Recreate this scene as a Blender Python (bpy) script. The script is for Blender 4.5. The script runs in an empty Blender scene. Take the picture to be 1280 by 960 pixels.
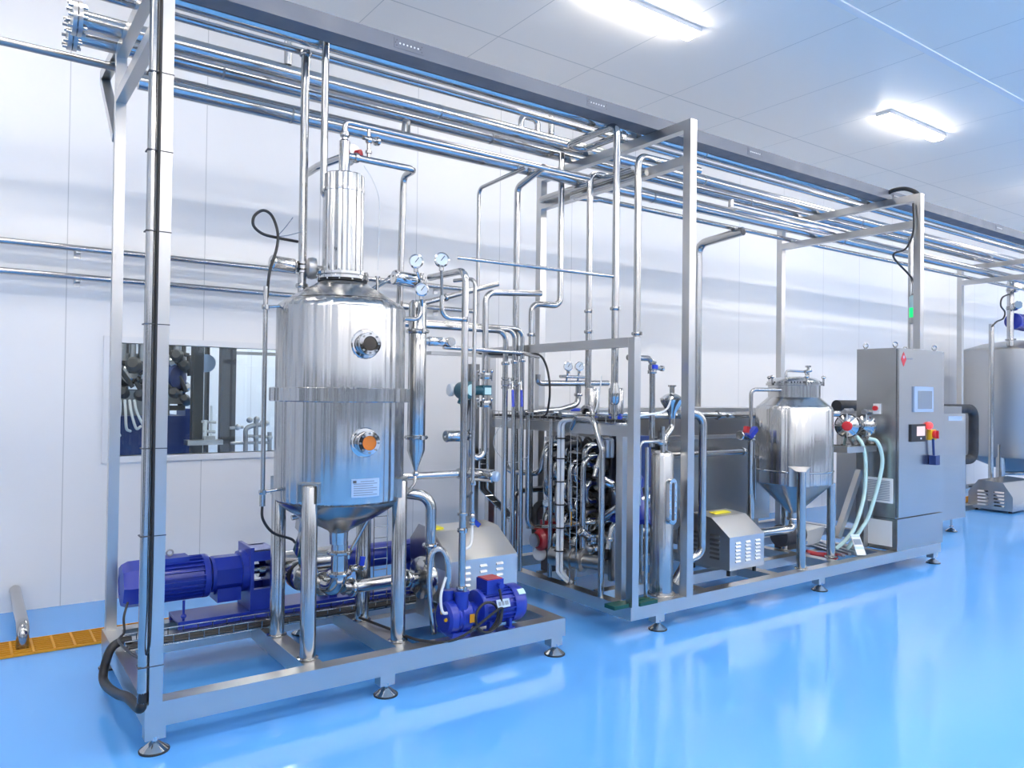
import bpy, bmesh, math, random
from mathutils import Vector, Matrix
random.seed(7)
SC = bpy.context.scene
COL = SC.collection
PI = math.pi
# ---------------------------------------------------------------- camera, world, exposure
H_EYE = 1.5
F_PX = 954.81
R_CAM = Matrix(((0.81324979, -0.0176661, -0.58164653), (-0.58179325, -0.0042591, -0.81332557), (0.011891, 0.99983487, -0.01374173)))
cam = bpy.data.cameras.new('camera'); cam_o = bpy.data.objects.new('camera', cam); COL.objects.link(cam_o)
cam.sensor_width = 36.0; cam.lens = 36.0 * F_PX / 1280.0; cam.clip_end = 200
cam_o.matrix_world = Matrix.Translation((0, 0, H_EYE)) @ R_CAM.to_4x4()
SC.camera = cam_o
W = bpy.data.worlds.new('world'); SC.world = W; W.use_nodes = True
W.node_tree.nodes['Background'].inputs[0].default_value = (0.8, 0.88, 1, 1)
W.node_tree.nodes['Background'].inputs[1].default_value = 0.3
vs = SC.view_settings
vs.view_transform = 'Standard'; vs.look = 'None'; vs.gamma = 1.0; vs.use_curve_mapping = False
vs.exposure = 0.88
LAMP = 32.0            # emission of the ceiling battens
CEIL = 4.5; WALL = 6.13; XL, XR, YF = -3.5, 21.0, -4.5

def at(x, y, X=None, Y=None, Z=None):
    """point seen at pixel (x, y) of the photo, at a known depth plane in metres"""
    d = R_CAM @ Vector((x - 640.0, -(y - 480.0), -F_PX))
    t = X / d.x if X is not None else (Y / d.y if Y is not None else (Z - H_EYE) / d.z)
    return Vector((d.x * t, d.y * t, d.z * t + H_EYE))
def V(*a): return Vector(a)

# ---------------------------------------------------------------- materials
MATS = {}
def mat(name, col, metal=0.0, rough=0.5, aniso=0.0, noise=0.0, nscale=(8, 8, 8), emit=None, spec=None, coat=0.0, trans=0.0):
    m = bpy.data.materials.new(name); m.use_nodes = True
    nt = m.node_tree; b = nt.nodes['Principled BSDF']
    b.inputs['Base Color'].default_value = (*col, 1)
    b.inputs['Metallic'].default_value = metal; b.inputs['Roughness'].default_value = rough
    if spec is not None: b.inputs['Specular IOR Level'].default_value = spec
    if coat: b.inputs['Coat Weight'].default_value = coat; b.inputs['Coat Roughness'].default_value = 0.08
    if aniso:
        b.inputs['Anisotropic'].default_value = aniso
        tg = nt.nodes.new('ShaderNodeTangent'); tg.direction_type = 'RADIAL'; tg.axis = 'Z'
        nt.links.new(tg.outputs[0], b.inputs['Tangent'])
    if trans: b.inputs['Transmission Weight'].default_value = trans
    if emit:
        b.inputs['Emission Color'].default_value = (*emit[0], 1); b.inputs['Emission Strength'].default_value = emit[1]
    if noise:
        tc = nt.nodes.new('ShaderNodeTexCoord'); mp = nt.nodes.new('ShaderNodeMapping'); mp.inputs['Scale'].default_value = nscale
        nz = nt.nodes.new('ShaderNodeTexNoise'); nz.inputs['Scale'].default_value = 1.0; nz.inputs['Detail'].default_value = 4
        mr = nt.nodes.new('ShaderNodeMapRange'); mr.inputs['To Min'].default_value = max(0.02, rough - noise); mr.inputs['To Max'].default_value = rough + noise
        mr.inputs['From Min'].default_value = 0.3; mr.inputs['From Max'].default_value = 0.7
        nt.links.new(tc.outputs['Object'], mp.inputs[0]); nt.links.new(mp.outputs[0], nz.inputs['Vector'])
        nt.links.new(nz.outputs[0], mr.inputs[0]); nt.links.new(mr.outputs[0], b.inputs['Roughness'])
    MATS[name] = m
    return m
mat('steel', (0.49, 0.485, 0.475), 1, 0.15)
mat('steel_polished', (0.58, 0.575, 0.565), 1, 0.08)
mat('steel_dome', (0.53, 0.525, 0.515), 1, 0.20, aniso=0.6)
mat('steel_column', (0.58, 0.575, 0.565), 1, 0.07)
mat('post_dark', (0.10, 0.10, 0.10), 0.5, 0.4)
mat('steel_tank', (0.53, 0.525, 0.515), 1, 0.20, aniso=0.8)
mat('steel_frame', (0.56, 0.555, 0.545), 1, 0.30)
mat('steel_rail', (0.56, 0.555, 0.545), 1, 0.30)
mat('steel_sheet', (0.48, 0.475, 0.465), 1, 0.26)
mat('cover_steel', (0.66, 0.655, 0.645), 1, 0.33)
mat('steel_dull', (0.50, 0.495, 0.485), 1, 0.40)
mat('louvre_steel', (0.6, 0.6, 0.6), 1, 0.5)
mat('steel_dark', (0.36, 0.355, 0.35), 1, 0.28)
mat('clad', (0.50, 0.497, 0.49), 1, 0.18)
mat('cast', (0.48, 0.48, 0.48), 1, 0.36)
mat('tray_grey', (0.13, 0.145, 0.18), 0.2, 0.45, noise=0.08)
mat('rubber', (0.015, 0.015, 0.017), 0, 0.45)
mat('insulation', (0.022, 0.025, 0.032), 0, 0.6, noise=0.15)
mat('blue_paint', (0.010, 0.032, 0.36), 0, 0.32, coat=0.25)
mat('blue_plastic', (0.015, 0.05, 0.55), 0, 0.35)
mat('blue_tub', (0.012, 0.035, 0.16), 0, 0.4)
mat('teal_paint', (0.006, 0.08, 0.11), 0, 0.35, coat=0.3)
mat('green_paint', (0.004, 0.07, 0.055), 0, 0.4)
mat('red_paint', (0.42, 0.012, 0.02), 0, 0.3, coat=0.4)
mat('red_plastic', (0.62, 0.02, 0.03), 0, 0.35)
mat('yellow', (0.75, 0.45, 0.01), 0, 0.4)
mat('yellow_sticker', (0.85, 0.75, 0.03), 0, 0.45)
mat('grate_yellow', (0.72, 0.33, 0.015), 0, 0.55, noise=0.1)
mat('white_plastic', (0.75, 0.77, 0.78), 0, 0.4)
mat('white_wire', (0.72, 0.74, 0.76), 0, 0.45)
mat('hose_green', (0.52, 0.74, 0.72), 0, 0.25, coat=0.3)
mat('plate', (0.42, 0.55, 0.72), 0.3, 0.35)
mat('print_grey', (0.2, 0.25, 0.32), 0, 0.5)
mat('print_dark', (0.05, 0.05, 0.06), 0, 0.5)
mat('print_red', (0.55, 0.02, 0.04), 0, 0.4)
mat('screen_off', (0.20, 0.24, 0.30), 0, 0.12)
mat('screen_frame', (0.42, 0.54, 0.72), 0.5, 0.3)
mat('screen_lit', (0.4, 0.3, 0.3), 0, 0.3, emit=((1.0, 0.80, 0.72), 0.32))
mat('amber_glass', (0.62, 0.16, 0.004), 0, 0.10, coat=0.5)
mat('brown_glass', (0.035, 0.020, 0.006), 0, 0.06, coat=0.5)
mat('dial', (0.62, 0.70, 0.80), 0, 0.2, coat=0.6)
mat('beacon', (0.01, 0.35, 0.12), 0, 0.3, emit=((0.0, 0.55, 0.14), 0.9))
mat('beacon_pale', (0.55, 0.75, 0.78), 0, 0.3)
mat('red_lamp', (0.6, 0.03, 0.03), 0, 0.3, emit=((1, 0.08, 0.08), 0.5))
mat('window_frame', (0.80, 0.81, 0.83), 0, 0.3)
mat('batten_body', (0.8, 0.8, 0.8), 0, 0.4)
mat('batten_lens', (0.9, 0.9, 0.9), 0, 0.4, emit=((1.0, 0.925, 0.83), LAMP))
mat('next_lens', (0.9, 0.9, 0.9), 0, 0.4, emit=((1.0, 0.96, 0.90), 40.0))

def line_mask(nt, sock, period, off, width):
    a = nt.nodes.new('ShaderNodeMath'); a.operation = 'SUBTRACT'; nt.links.new(sock, a.inputs[0]); a.inputs[1].default_value = off
    d = nt.nodes.new('ShaderNodeMath'); d.operation = 'DIVIDE'; nt.links.new(a.outputs[0], d.inputs[0]); d.inputs[1].default_value = period
    f = nt.nodes.new('ShaderNodeMath'); f.operation = 'FRACT'; nt.links.new(d.outputs[0], f.inputs[0])
    l = nt.nodes.new('ShaderNodeMath'); l.operation = 'LESS_THAN'; nt.links.new(f.outputs[0], l.inputs[0]); l.inputs[1].default_value = width / period
    return l.outputs[0]
def panel_mat(name, col, line, rough, px_=None, py_=None):
    m = mat(name, col, 0, rough); nt = m.node_tree; b = nt.nodes['Principled BSDF']
    g = nt.nodes.new('ShaderNodeNewGeometry'); sp = nt.nodes.new('ShaderNodeSeparateXYZ'); nt.links.new(g.outputs['Position'], sp.inputs[0])
    masks = []
    if px_: masks.append(line_mask(nt, sp.outputs[0], *px_))
    if py_: masks.append(line_mask(nt, sp.outputs[1], *py_))
    k = masks[0]
    if len(masks) > 1:
        mx = nt.nodes.new('ShaderNodeMath'); mx.operation = 'MAXIMUM'; nt.links.new(masks[0], mx.inputs[0]); nt.links.new(masks[1], mx.inputs[1]); k = mx.outputs[0]
    mix = nt.nodes.new('ShaderNodeMix'); mix.data_type = 'RGBA'
    mix.inputs[6].default_value = (*col, 1); mix.inputs[7].default_value = (*line, 1)
    nt.links.new(k, mix.inputs[0]); nt.links.new(mix.outputs[2], b.inputs['Base Color'])
    return m
panel_mat('wall_panel', (0.85, 0.85, 0.86), (0.58, 0.585, 0.60), 0.42, px_=(0.914, 0.556, 0.006))
panel_mat('ceiling_panel', (0.88, 0.84, 0.79), (0.58, 0.57, 0.55), 0.45, px_=(1.04, 0.46, 0.008), py_=(2.0, 5.26, 0.012))
m = mat('floor_epoxy', (0.13, 0.435, 0.97), 0, 0.14, noise=0.05, nscale=(1.2, 1.2, 1.2), spec=0.5)
nt = m.node_tree
tc = nt.nodes.new('ShaderNodeTexCoord'); nz = nt.nodes.new('ShaderNodeTexNoise'); nz.inputs['Scale'].default_value = 2.2; nz.inputs['Detail'].default_value = 2
bp = nt.nodes.new('ShaderNodeBump'); bp.inputs['Strength'].default_value = 0.05; bp.inputs['Distance'].default_value = 0.02
nt.links.new(tc.outputs['Object'], nz.inputs['Vector']); nt.links.new(nz.outputs[0], bp.inputs['Height']); nt.links.new(bp.outputs[0], nt.nodes['Principled BSDF'].inputs['Normal'])
mat('dark_glass', (0.02, 0.022, 0.025), 0, 0.08)  # panes added behind the camera, dark in the steel reflections
m = bpy.data.materials.new('window_glass'); m.use_nodes = True; nt = m.node_tree; nt.nodes.clear()
o = nt.nodes.new('ShaderNodeOutputMaterial'); mx = nt.nodes.new('ShaderNodeMixShader'); tr = nt.nodes.new('ShaderNodeBsdfTransparent'); gl = nt.nodes.new('ShaderNodeBsdfGlossy')
gl.inputs['Roughness'].default_value = 0.01; tr.inputs[0].default_value = (0.93, 0.97, 0.97, 1)
mx.inputs[0].default_value = 0.04; nt.links.new(tr.outputs[0], mx.inputs[1]); nt.links.new(gl.outputs[0], mx.inputs[2]); nt.links.new(mx.outputs[0], o.inputs[0])
MATS['window_glass'] = m

# rolled-sheet ripple on the tank shells (gives the upright streaks of brushed cylinders)
for nm, sc, st in (('steel_tank', (16, 16, 0.05), 0.26), ('steel_column', (40, 40, 0.1), 0.6)):
    nt = MATS[nm].node_tree
    tc = nt.nodes.new('ShaderNodeTexCoord'); mp = nt.nodes.new('ShaderNodeMapping'); mp.inputs['Scale'].default_value = sc
    nz = nt.nodes.new('ShaderNodeTexNoise'); nz.inputs['Scale'].default_value = 1.0; nz.inputs['Detail'].default_value = 2
    bp = nt.nodes.new('ShaderNodeBump'); bp.inputs['Strength'].default_value = st; bp.inputs['Distance'].default_value = 0.1
    nt.links.new(tc.outputs['Object'], mp.inputs[0]); nt.links.new(mp.outputs[0], nz.inputs['Vector']); nt.links.new(nz.outputs[0], bp.inputs['Height'])
    nt.links.new(bp.outputs[0], nt.nodes['Principled BSDF'].inputs['Normal'])

# ---------------------------------------------------------------- mesh builder
def frame(axis):
    a = Vector(axis).normalized()
    u = Vector((0, 0, 1)) if abs(a.z) < 0.9 else Vector((1, 0, 0))
    e1 = u.cross(a).normalized(); e2 = a.cross(e1).normalized()
    return a, e1, e2
class MB:
    def __init__(s): s.bm = bmesh.new()
    def face(s, vs):
        try: s.bm.faces.new(vs)
        except ValueError: pass
    def box(s, x0, x1, y0, y1, z0, z1):
        v = [s.bm.verts.new((x, y, z)) for x in (x0, x1) for y in (y0, y1) for z in (z0, z1)]
        for f in ((0, 1, 3, 2), (4, 6, 7, 5), (0, 4, 5, 1), (2, 3, 7, 6), (0, 2, 6, 4), (1, 5, 7, 3)): s.face([v[i] for i in f])
        return s
    def bar(s, p0, p1, w, h, up=(0, 0, 1)):
        p0, p1 = Vector(p0), Vector(p1); a = (p1 - p0).normalized(); u = Vector(up)
        if abs(a.dot(u)) > 0.95: u = Vector((0, 1, 0))
        e1 = a.cross(u).normalized(); e2 = e1.cross(a).normalized()
        r = []
        for p in (p0, p1): r.append([s.bm.verts.new(p + e1 * i * w / 2 + e2 * j * h / 2) for i, j in ((-1, -1), (1, -1), (1, 1), (-1, 1))])
        for i in range(4): s.face([r[0][i], r[0][(i + 1) % 4], r[1][(i + 1) % 4], r[1][i]])
        s.face(r[0][::-1]); s.face(r[1]); return s
    def lathe(s, o, axis, prof, n=28):
        a, e1, e2 = frame(axis); o = Vector(o); rings = []
        for r, z in prof:
            if r < 1e-6: rings.append([s.bm.verts.new(o + a * z)])
            else: rings.append([s.bm.verts.new(o + a * z + e1 * r * math.cos(2 * PI * k / n) + e2 * r * math.sin(2 * PI * k / n)) for k in range(n)])
        for A, B in zip(rings, rings[1:]):
            for k in range(n):
                if len(A) == 1 and len(B) == 1: continue
                if len(A) == 1: s.face([A[0], B[k], B[(k + 1) % n]])
                elif len(B) == 1: s.face([A[k], A[(k + 1) % n], B[0]])
                else: s.face([A[k], A[(k + 1) % n], B[(k + 1) % n], B[k]])
        if len(rings[0]) > 1: s.face(rings[0][::-1])
        if len(rings[-1]) > 1: s.face(rings[-1])
        return s
    def cyl(s, p0, p1, r0, r1=None, n=24):
        p0, p1 = Vector(p0), Vector(p1); L = (p1 - p0).length
        return s.lathe(p0, p1 - p0, [(r0, 0), (r0 if r1 is None else r1, L)], n)
    def path(s, pts, bend):
        pts = [Vector(p) for p in pts]; out = [pts[0]]
        for i in range(1, len(pts) - 1):
            p, a, b = pts[i], (pts[i - 1] - pts[i]), (pts[i + 1] - pts[i]); la, lb = a.length, b.length
            a.normalize(); b.normalize(); ang = a.angle(b)
            if ang > 3.05: out.append(p); continue
            t = min(bend / math.tan(ang / 2), la * 0.49, lb * 0.49); r = t * math.tan(ang / 2)
            c = p + (a + b).normalized() * (r / math.sin(ang / 2)); q0, q1 = p + a * t, p + b * t
            k = max(3, int((PI - ang) / 0.22)); v0, v1 = (q0 - c), (q1 - c); th = v0.angle(v1)
            for j in range(k + 1):
                f = j / k
                out.append(c + (v0 * math.sin((1 - f) * th) + v1 * math.sin(f * th)) / math.sin(th))
        out.append(pts[-1]); return out
    def tube(s, pts, r, bend=0.06, n=14, caps=True, raw=False):
        P = [Vector(p) for p in pts] if raw else s.path(pts, bend)
        Q = [P[0]]
        for p in P[1:]:
            if (p - Q[-1]).length > 1e-5: Q.append(p)
        P = Q; T = []
        for i in range(len(P)):
            d = (P[min(i + 1, len(P) - 1)] - P[max(i - 1, 0)])
            T.append(d.normalized())
        a, e1, e2 = frame(T[0]); rings = []
        for i, p in enumerate(P):
            if i:
                q = T[i - 1].rotation_difference(T[i]); e1 = q @ e1
                e1 = (e1 - T[i] * e1.dot(T[i])).normalized()
            e2 = T[i].cross(e1)
            rings.append([s.bm.verts.new(p + e1 * r * math.cos(2 * PI * k / n) + e2 * r * math.sin(2 * PI * k / n)) for k in range(n)])
        for A, B in zip(rings, rings[1:]):
            for k in range(n): s.face([A[k], A[(k + 1) % n], B[(k + 1) % n], B[k]])
        if caps: s.face(rings[0][::-1]); s.face(rings[-1])
        return s
    def spline(s, pts, r, n=10, sub=8):
        P = [Vector(p) for p in pts]; E = [P[0] * 2 - P[1]] + P + [P[-1] * 2 - P[-2]]; out = []
        for i in range(1, len(E) - 2):
            for j in range(sub):
                t = j / sub; a, b, c, d = E[i - 1], E[i], E[i + 1], E[i + 2]
                out.append(0.5 * ((2 * b) + (c - a) * t + (2 * a - 5 * b + 4 * c - d) * t * t + (3 * b - a - 3 * c + d) * t ** 3))
        out.append(P[-1]); return s.tube(out, r, n=n, raw=True)
    def torus(s, c, axis, R, r, n=28, m=8, a0=0, a1=2 * PI):
        a, e1, e2 = frame(axis); c = Vector(c); full = abs(a1 - a0 - 2 * PI) < 1e-6
        k = n if full else n + 1; rings = []
        for i in range(k):
            th = a0 + (a1 - a0) * i / n; d = e1 * math.cos(th) + e2 * math.sin(th)
            rings.append([s.bm.verts.new(c + d * (R + r * math.cos(2 * PI * j / m)) + a * r * math.sin(2 * PI * j / m)) for j in range(m)])
        for i in range(n):
            A, B = rings[i], rings[(i + 1) % k]
            for j in range(m): s.face([A[j], A[(j + 1) % m], B[(j + 1) % m], B[j]])
        return s
    def ball(s, c, r, sc=(1, 1, 1), n=18):
        m = Matrix.Translation(Vector(c)) @ Matrix.Diagonal((sc[0], sc[1], sc[2], 1))
        bmesh.ops.create_uvsphere(s.bm, u_segments=n, v_segments=max(8, n // 2), radius=r, matrix=m); return s
    def prism(s, poly, vec):
        v = Vector(vec); a = [s.bm.verts.new(Vector(p)) for p in poly]; b = [s.bm.verts.new(Vector(p) + v) for p in poly]
        s.face(a[::-1]); s.face(b)
        for i in range(len(a)): s.face([a[i], a[(i + 1) % len(a)], b[(i + 1) % len(a)], b[i]])
        return s
    def bevel(s, w, seg=2):
        es = [e for e in s.bm.edges if len(e.link_faces) == 2 and e.calc_face_angle(0) > 0.6]
        if es: bmesh.ops.bevel(s.bm, geom=es, offset=w, segments=seg, affect='EDGES', profile=0.6, clamp_overlap=True)
        return s

ORIGIN = {}
def build(name, mb, m, parent=None, origin=None, local=False, sharp=0.6):
    bm = mb.bm
    bmesh.ops.recalc_face_normals(bm, faces=bm.faces)
    mw = Matrix.Identity(4)
    if parent is not None: mw = ORIGIN.get(parent.name, mw)
    elif origin is not None: mw = Matrix.Translation(Vector(origin))
    elif not local:
        c = [v.co for v in bm.verts]; lo = Vector((min(v.x for v in c), min(v.y for v in c), min(v.z for v in c))); hi = Vector((max(v.x for v in c), max(v.y for v in c), max(v.z for v in c)))
        mw = Matrix.Translation(((lo.x + hi.x) / 2, (lo.y + hi.y) / 2, lo.z))
    if not local: bm.transform(mw.inverted())
    for f in bm.faces: f.smooth = True
    for e in bm.edges:
        if len(e.link_faces) == 2: e.smooth = e.calc_face_angle(0) < sharp
        else: e.smooth = False
    me = bpy.data.meshes.new(name); bm.to_mesh(me); bm.free()
    me.materials.append(MATS[m]); o = bpy.data.objects.new(name, me); COL.objects.link(o)
    if parent is not None: o.parent = parent; ORIGIN[o.name] = ORIGIN[parent.name]
    else: o.matrix_world = mw; ORIGIN[o.name] = mw
    return o
def tag(o, label, cat, group=None):
    o['label'] = label; o['category'] = cat
    if group: o['group'] = group
    return o
def thing(name, label, cat, loc=(0, 0, 0), rotz=0, group=None):
    o = bpy.data.objects.new(name, None); COL.objects.link(o); o.empty_display_size = 0.1
    mw = Matrix.Translation(Vector(loc)) @ Matrix.Rotation(rotz, 4, 'Z'); o.matrix_world = mw; ORIGIN[o.name] = mw
    return tag(o, label, cat, group)
def struct(name, mb, m, parent=None):
    o = build(name, mb, m, parent, origin=None if parent else (0, 0, 0))
    if parent is None: o['kind'] = 'structure'
    return o
def copy_thing(o, loc, label, group=None, rotz=None):
    c = o.copy(); COL.objects.link(c); c.location = loc; c['label'] = label
    if rotz is not None: c.rotation_euler = (0, 0, rotz)
    if group: c['group'] = group
    for ch in list(o.children):
        d = ch.copy(); COL.objects.link(d); d.parent = c
        for g in list(ch.children):
            e = g.copy(); COL.objects.link(e); e.parent = d
    return c
# ---- sanitary fittings
def clamp_mb(p, ax, r, w=0.022):
    mb = MB(); a, e1, e2 = frame(ax); p = Vector(p)
    mb.lathe(p - a * w / 2, a, [(r * 1.02, 0), (r * 1.38, 0.0), (r * 1.5, w * 0.3), (r * 1.5, w * 0.7), (r * 1.38, w), (r * 1.02, w)], 20)
    q = p + e1 * r * 1.55; mb.box(q.x - 0.007, q.x + 0.007, q.y - 0.007, q.y + 0.007, q.z - 0.012, q.z + 0.012)
    return mb
def pipe(label, pts, r, bend=None, clamps=(), name='process_pipe', cat='pipe', m='steel', group=None, ferrule_ends=()):
    pts = [Vector(p) for p in pts]
    mb = MB().tube(pts, r, bend if bend is not None else max(0.03, r * 2.4), n=16)
    o = tag(build(name, mb, m), label, cat, group)
    for i, t in clamps:
        a, b = pts[i], pts[i + 1]
        build('clamp', clamp_mb(a.lerp(b, t), b - a, r), 'steel', o)
    return o
def actuator_valve(label, p, pipe_ax, act_dir, L=0.12, ra=0.036, r=0.02, neck=0.045, cap=None, group=None, name='pneumatic_valve'):
    p = Vector(p); d = Vector(act_dir).normalized()
    t = thing(name, label, 'valve', p, 0, group)
    a = Vector(pipe_ax).normalized()
    mb = MB().lathe(p - a * 0.03, a, [(r * 1.05, 0), (r * 1.5, 0), (r * 1.5, 0.012), (r * 1.2, 0.016), (r * 1.6, 0.022), (r * 1.6, 0.038), (r * 1.2, 0.044), (r * 1.5, 0.048), (r * 1.5, 0.06), (r * 1.05, 0.06)], 20)
    build('valve_body', mb, 'steel', t)
    q = p + d * (r * 1.2)
    build('stem', MB().cyl(p, q + d * neck, r * 0.5, n=12), 'cast', t)
    q = q + d * neck
    build('actuator', MB().lathe(q, d, [(ra * 0.55, -0.012), (ra * 0.6, 0), (ra * 0.98, 0.002), (ra * 1.04, 0.008), (ra * 1.04, 0.016), (ra, 0.02), (ra, L - 0.02), (ra * 1.04, L - 0.016), (ra * 1.04, L - 0.006), (ra * 0.9, L), (ra * 0.3, L), (ra * 0.3, L - 0.004), (0, L - 0.004)], 28), 'steel_polished', t)
    if cap: build('position_cap', MB().lathe(q + d * L, d, [(ra * 0.8, -0.002), (ra * 0.8, 0.025), (ra * 0.6, 0.035), (0, 0.035)], 20), cap, t)
    return t
def gauge(label, c, face, stem_to, r=0.036, group=None):
    """pressure gauge: c centre of the case, face direction, stem_to point where the stem starts"""
    c = Vector(c); f = Vector(face).normalized(); t = thing('pressure_gauge', label, 'gauge', c, 0, group)
    build('case', MB().lathe(c - f * 0.022, f, [(0, 0), (r * 0.9, 0), (r, 0.005), (r, 0.024), (r * 1.1, 0.026), (r * 1.1, 0.034), (r * 0.92, 0.036), (r * 0.9, 0.03), (0, 0.03)], 28), 'steel_polished', t)
    dl = build('dial', MB().lathe(c, f, [(0, 0.0085), (r * 0.89, 0.0085), (r * 0.89, 0.0105), (0, 0.0105)], 28), 'dial', t)
    a, e1, e2 = frame(f)
    nd = (e1 * 0.6 + Vector((0, 0, 1)) * 0.8).normalized()
    build('needle', MB().bar(c + f * 0.012 - nd * r * 0.25, c + f * 0.012 + nd * r * 0.7, 0.004, 0.002, f), 'print_dark', dl)
    build('stem', MB().cyl(c - Vector((0, 0, r * 0.95)), stem_to, 0.008, n=12), 'steel', t)
    build('siphon_nut', MB().cyl(c - Vector((0, 0, r * 1.0)), c - Vector((0, 0, r * 1.6)), 0.013, n=6), 'steel', t)
    return t
def handle_valve(label, p, pipe_ax, hdir, r=0.022, L=0.13, hm='blue_plastic', group=None, hand=None):
    p = Vector(p); t = thing('hand_valve', label, 'valve', p, 0, group); a = Vector(pipe_ax).normalized(); h = Vector(hdir).normalized()
    build('valve_body', MB().lathe(p - a * 0.04, a, [(r, 0), (r * 1.45, 0.0), (r * 1.45, 0.012), (r * 1.1, 0.016), (r * 1.5, 0.026), (r * 1.5, 0.054), (r * 1.1, 0.064), (r * 1.45, 0.068), (r * 1.45, 0.08), (r, 0.08)], 20), 'steel', t)
    side = a.cross(h).normalized()
    q = p + side * r * 1.4; build('stem', MB().cyl(p, q + side * 0.02, r * 0.4, n=10), 'cast', t)
    s0 = q + side * 0.022
    lever = MB().bar(s0 - h * 0.012, s0 + h * L * 0.35, 0.014, 0.006, side); build('lever', lever, 'steel', t)
    build('grip', MB().bar(s0 + h * L * 0.3, s0 + h * L, 0.026, 0.016, side).bevel(0.004), hm, t)
    return t
def wing_flange(p, ax, r, w=0.05):
    """bolted sanitary union with wing nuts"""
    mb = MB(); a, e1, e2 = frame(ax); p = Vector(p)
    mb.lathe(p - a * w / 2, a, [(r, 0), (r * 1.9, 0), (r * 2.0, 0.004), (r * 2.0, w * 0.4), (r * 1.8, w * 0.42), (r * 1.8, w * 0.58), (r * 2.0, w * 0.6), (r * 2.0, w - 0.004), (r * 1.9, w), (r, w)], 24)
    for k in range(4):
        d = e1 * math.cos(PI / 4 + k * PI / 2) + e2 * math.sin(PI / 4 + k * PI / 2); q = p + d * r * 2.05
        mb.cyl(q - a * w * 0.8, q + a * w * 0.8, 0.006, n=8)
        mb.ball(q + a * w * 0.8, 0.012, (1, 1, 1), 8)
    return mb
# ================================================================ ROOM
struct('floor', MB().box(XL, XR, YF, 11.2, -0.06, 0), 'floor_epoxy')
struct('ceiling', MB().box(XL, XR, YF, WALL, CEIL, CEIL + 0.08), 'ceiling_panel')
WX0, WX1, WZ0, WZ1 = 0.84, 2.40, 1.02, 1.84          # window opening
wb = MB()
wb.box(XL, WX0, WALL, WALL + 0.08, 0, CEIL); wb.box(WX1, XR, WALL, WALL + 0.08, 0, CEIL)
wb.box(WX0, WX1, WALL, WALL + 0.08, 0, WZ0); wb.box(WX0, WX1, WALL, WALL + 0.08, WZ1, CEIL)
struct('wall_back', wb, 'wall_panel')
struct('wall_left', MB().box(XL - 0.08, XL, YF, WALL, 0, CEIL), 'wall_panel')
struct('wall_right', MB().box(XR, XR + 0.08, YF, WALL, 0, CEIL), 'wall_panel')
struct('wall_front', MB().box(XL, XR, YF - 0.08, YF, 0, CEIL), 'wall_panel')
for i in range(9):  # unseen windows and doors, added so the steel reflects something dark
    x0 = -2.6 + 2.5 * i; f = MB(); z0, z1 = (0.0, 2.3) if i in (2, 6) else (0.95, 2.5)
    for a_, b_, c_, d_ in ((x0, x0 + 1.7, z1, z1 + 0.05), (x0, x0 + 0.05, z0, z1), (x0 + 1.65, x0 + 1.7, z0, z1), (x0 + 0.82, x0 + 0.88, z0, z1)): f.box(a_, b_, YF, YF + 0.05, c_, d_)
    w_ = struct(('door_%d' if i in (2, 6) else 'window_%d') % (i + 2), f, 'window_frame')
    struct('pane', MB().box(x0 + 0.05, x0 + 1.65, YF + 0.005, YF + 0.02, z0, z1), 'dark_glass', w_)
for i in range(3):  # unseen left-wall doors, likewise added as dark shapes to reflect
    y0 = -3.6 + 2.6 * i; f = MB().box(XL, XL + 0.05, y0, y0 + 1.6, 2.3, 2.36).box(XL, XL + 0.05, y0, y0 + 0.06, 0, 2.3).box(XL, XL + 0.05, y0 + 1.54, y0 + 1.6, 0, 2.3)
    w_ = struct('door_%d' % (i + 12), f, 'window_frame'); struct('pane', MB().box(XL + 0.005, XL + 0.02, y0 + 0.06, y0 + 1.54, 0, 2.3), 'dark_glass', w_)
cst = MB()
for y in (3.25, -0.75): cst.box(XL, XR, y - 0.03, y + 0.03, CEIL - 0.012, CEIL)
struct('trim_1', cst, 'window_frame')
wf = MB()
fw = 0.045
wf.box(WX0 - fw, WX1 + fw, WALL - 0.02, WALL + 0.085, WZ1, WZ1 + fw); wf.box(WX0 - fw, WX1 + fw, WALL - 0.02, WALL + 0.085, WZ0 - fw, WZ0)
wf.box(WX0 - fw, WX0, WALL - 0.02, WALL + 0.085, WZ0, WZ1); wf.box(WX1, WX1 + fw, WALL - 0.02, WALL + 0.085, WZ0, WZ1)
win = struct('window_1', wf, 'window_frame')
struct('window_pane', MB().box(WX0, WX1, WALL + 0.035, WALL + 0.041, WZ0, WZ1), 'window_glass', win)
# room beyond the window
struct('wall_beyond', MB().box(XL, 9.5, 11.0, 11.08, 0, 3.4).box(XL - 0.08, XL, WALL + 0.08, 11.0, 0, 3.4).box(9.5, 9.58, WALL + 0.08, 11.0, 0, 3.4), 'wall_panel')
struct('ceiling_beyond', MB().box(XL, 9.5, WALL + 0.08, 11.0, 3.4, 3.48), 'ceiling_panel')
for i, (x, y) in enumerate(((0.6, 7.6), (3.4, 7.6), (6.2, 9.0), (3.4, 9.8))):
    t = thing('batten_light', 'ceiling batten light in the next room', 'light', (x, y, 3.4), 0, 'battens in the next room')
    build('housing', MB().box(x - 0.6, x + 0.6, y - 0.09, y + 0.09, 3.37, 3.4), 'batten_body', t)
    build('diffuser', MB().box(x - 0.58, x + 0.58, y - 0.07, y + 0.07, 3.355, 3.37), 'next_lens', t)
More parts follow.
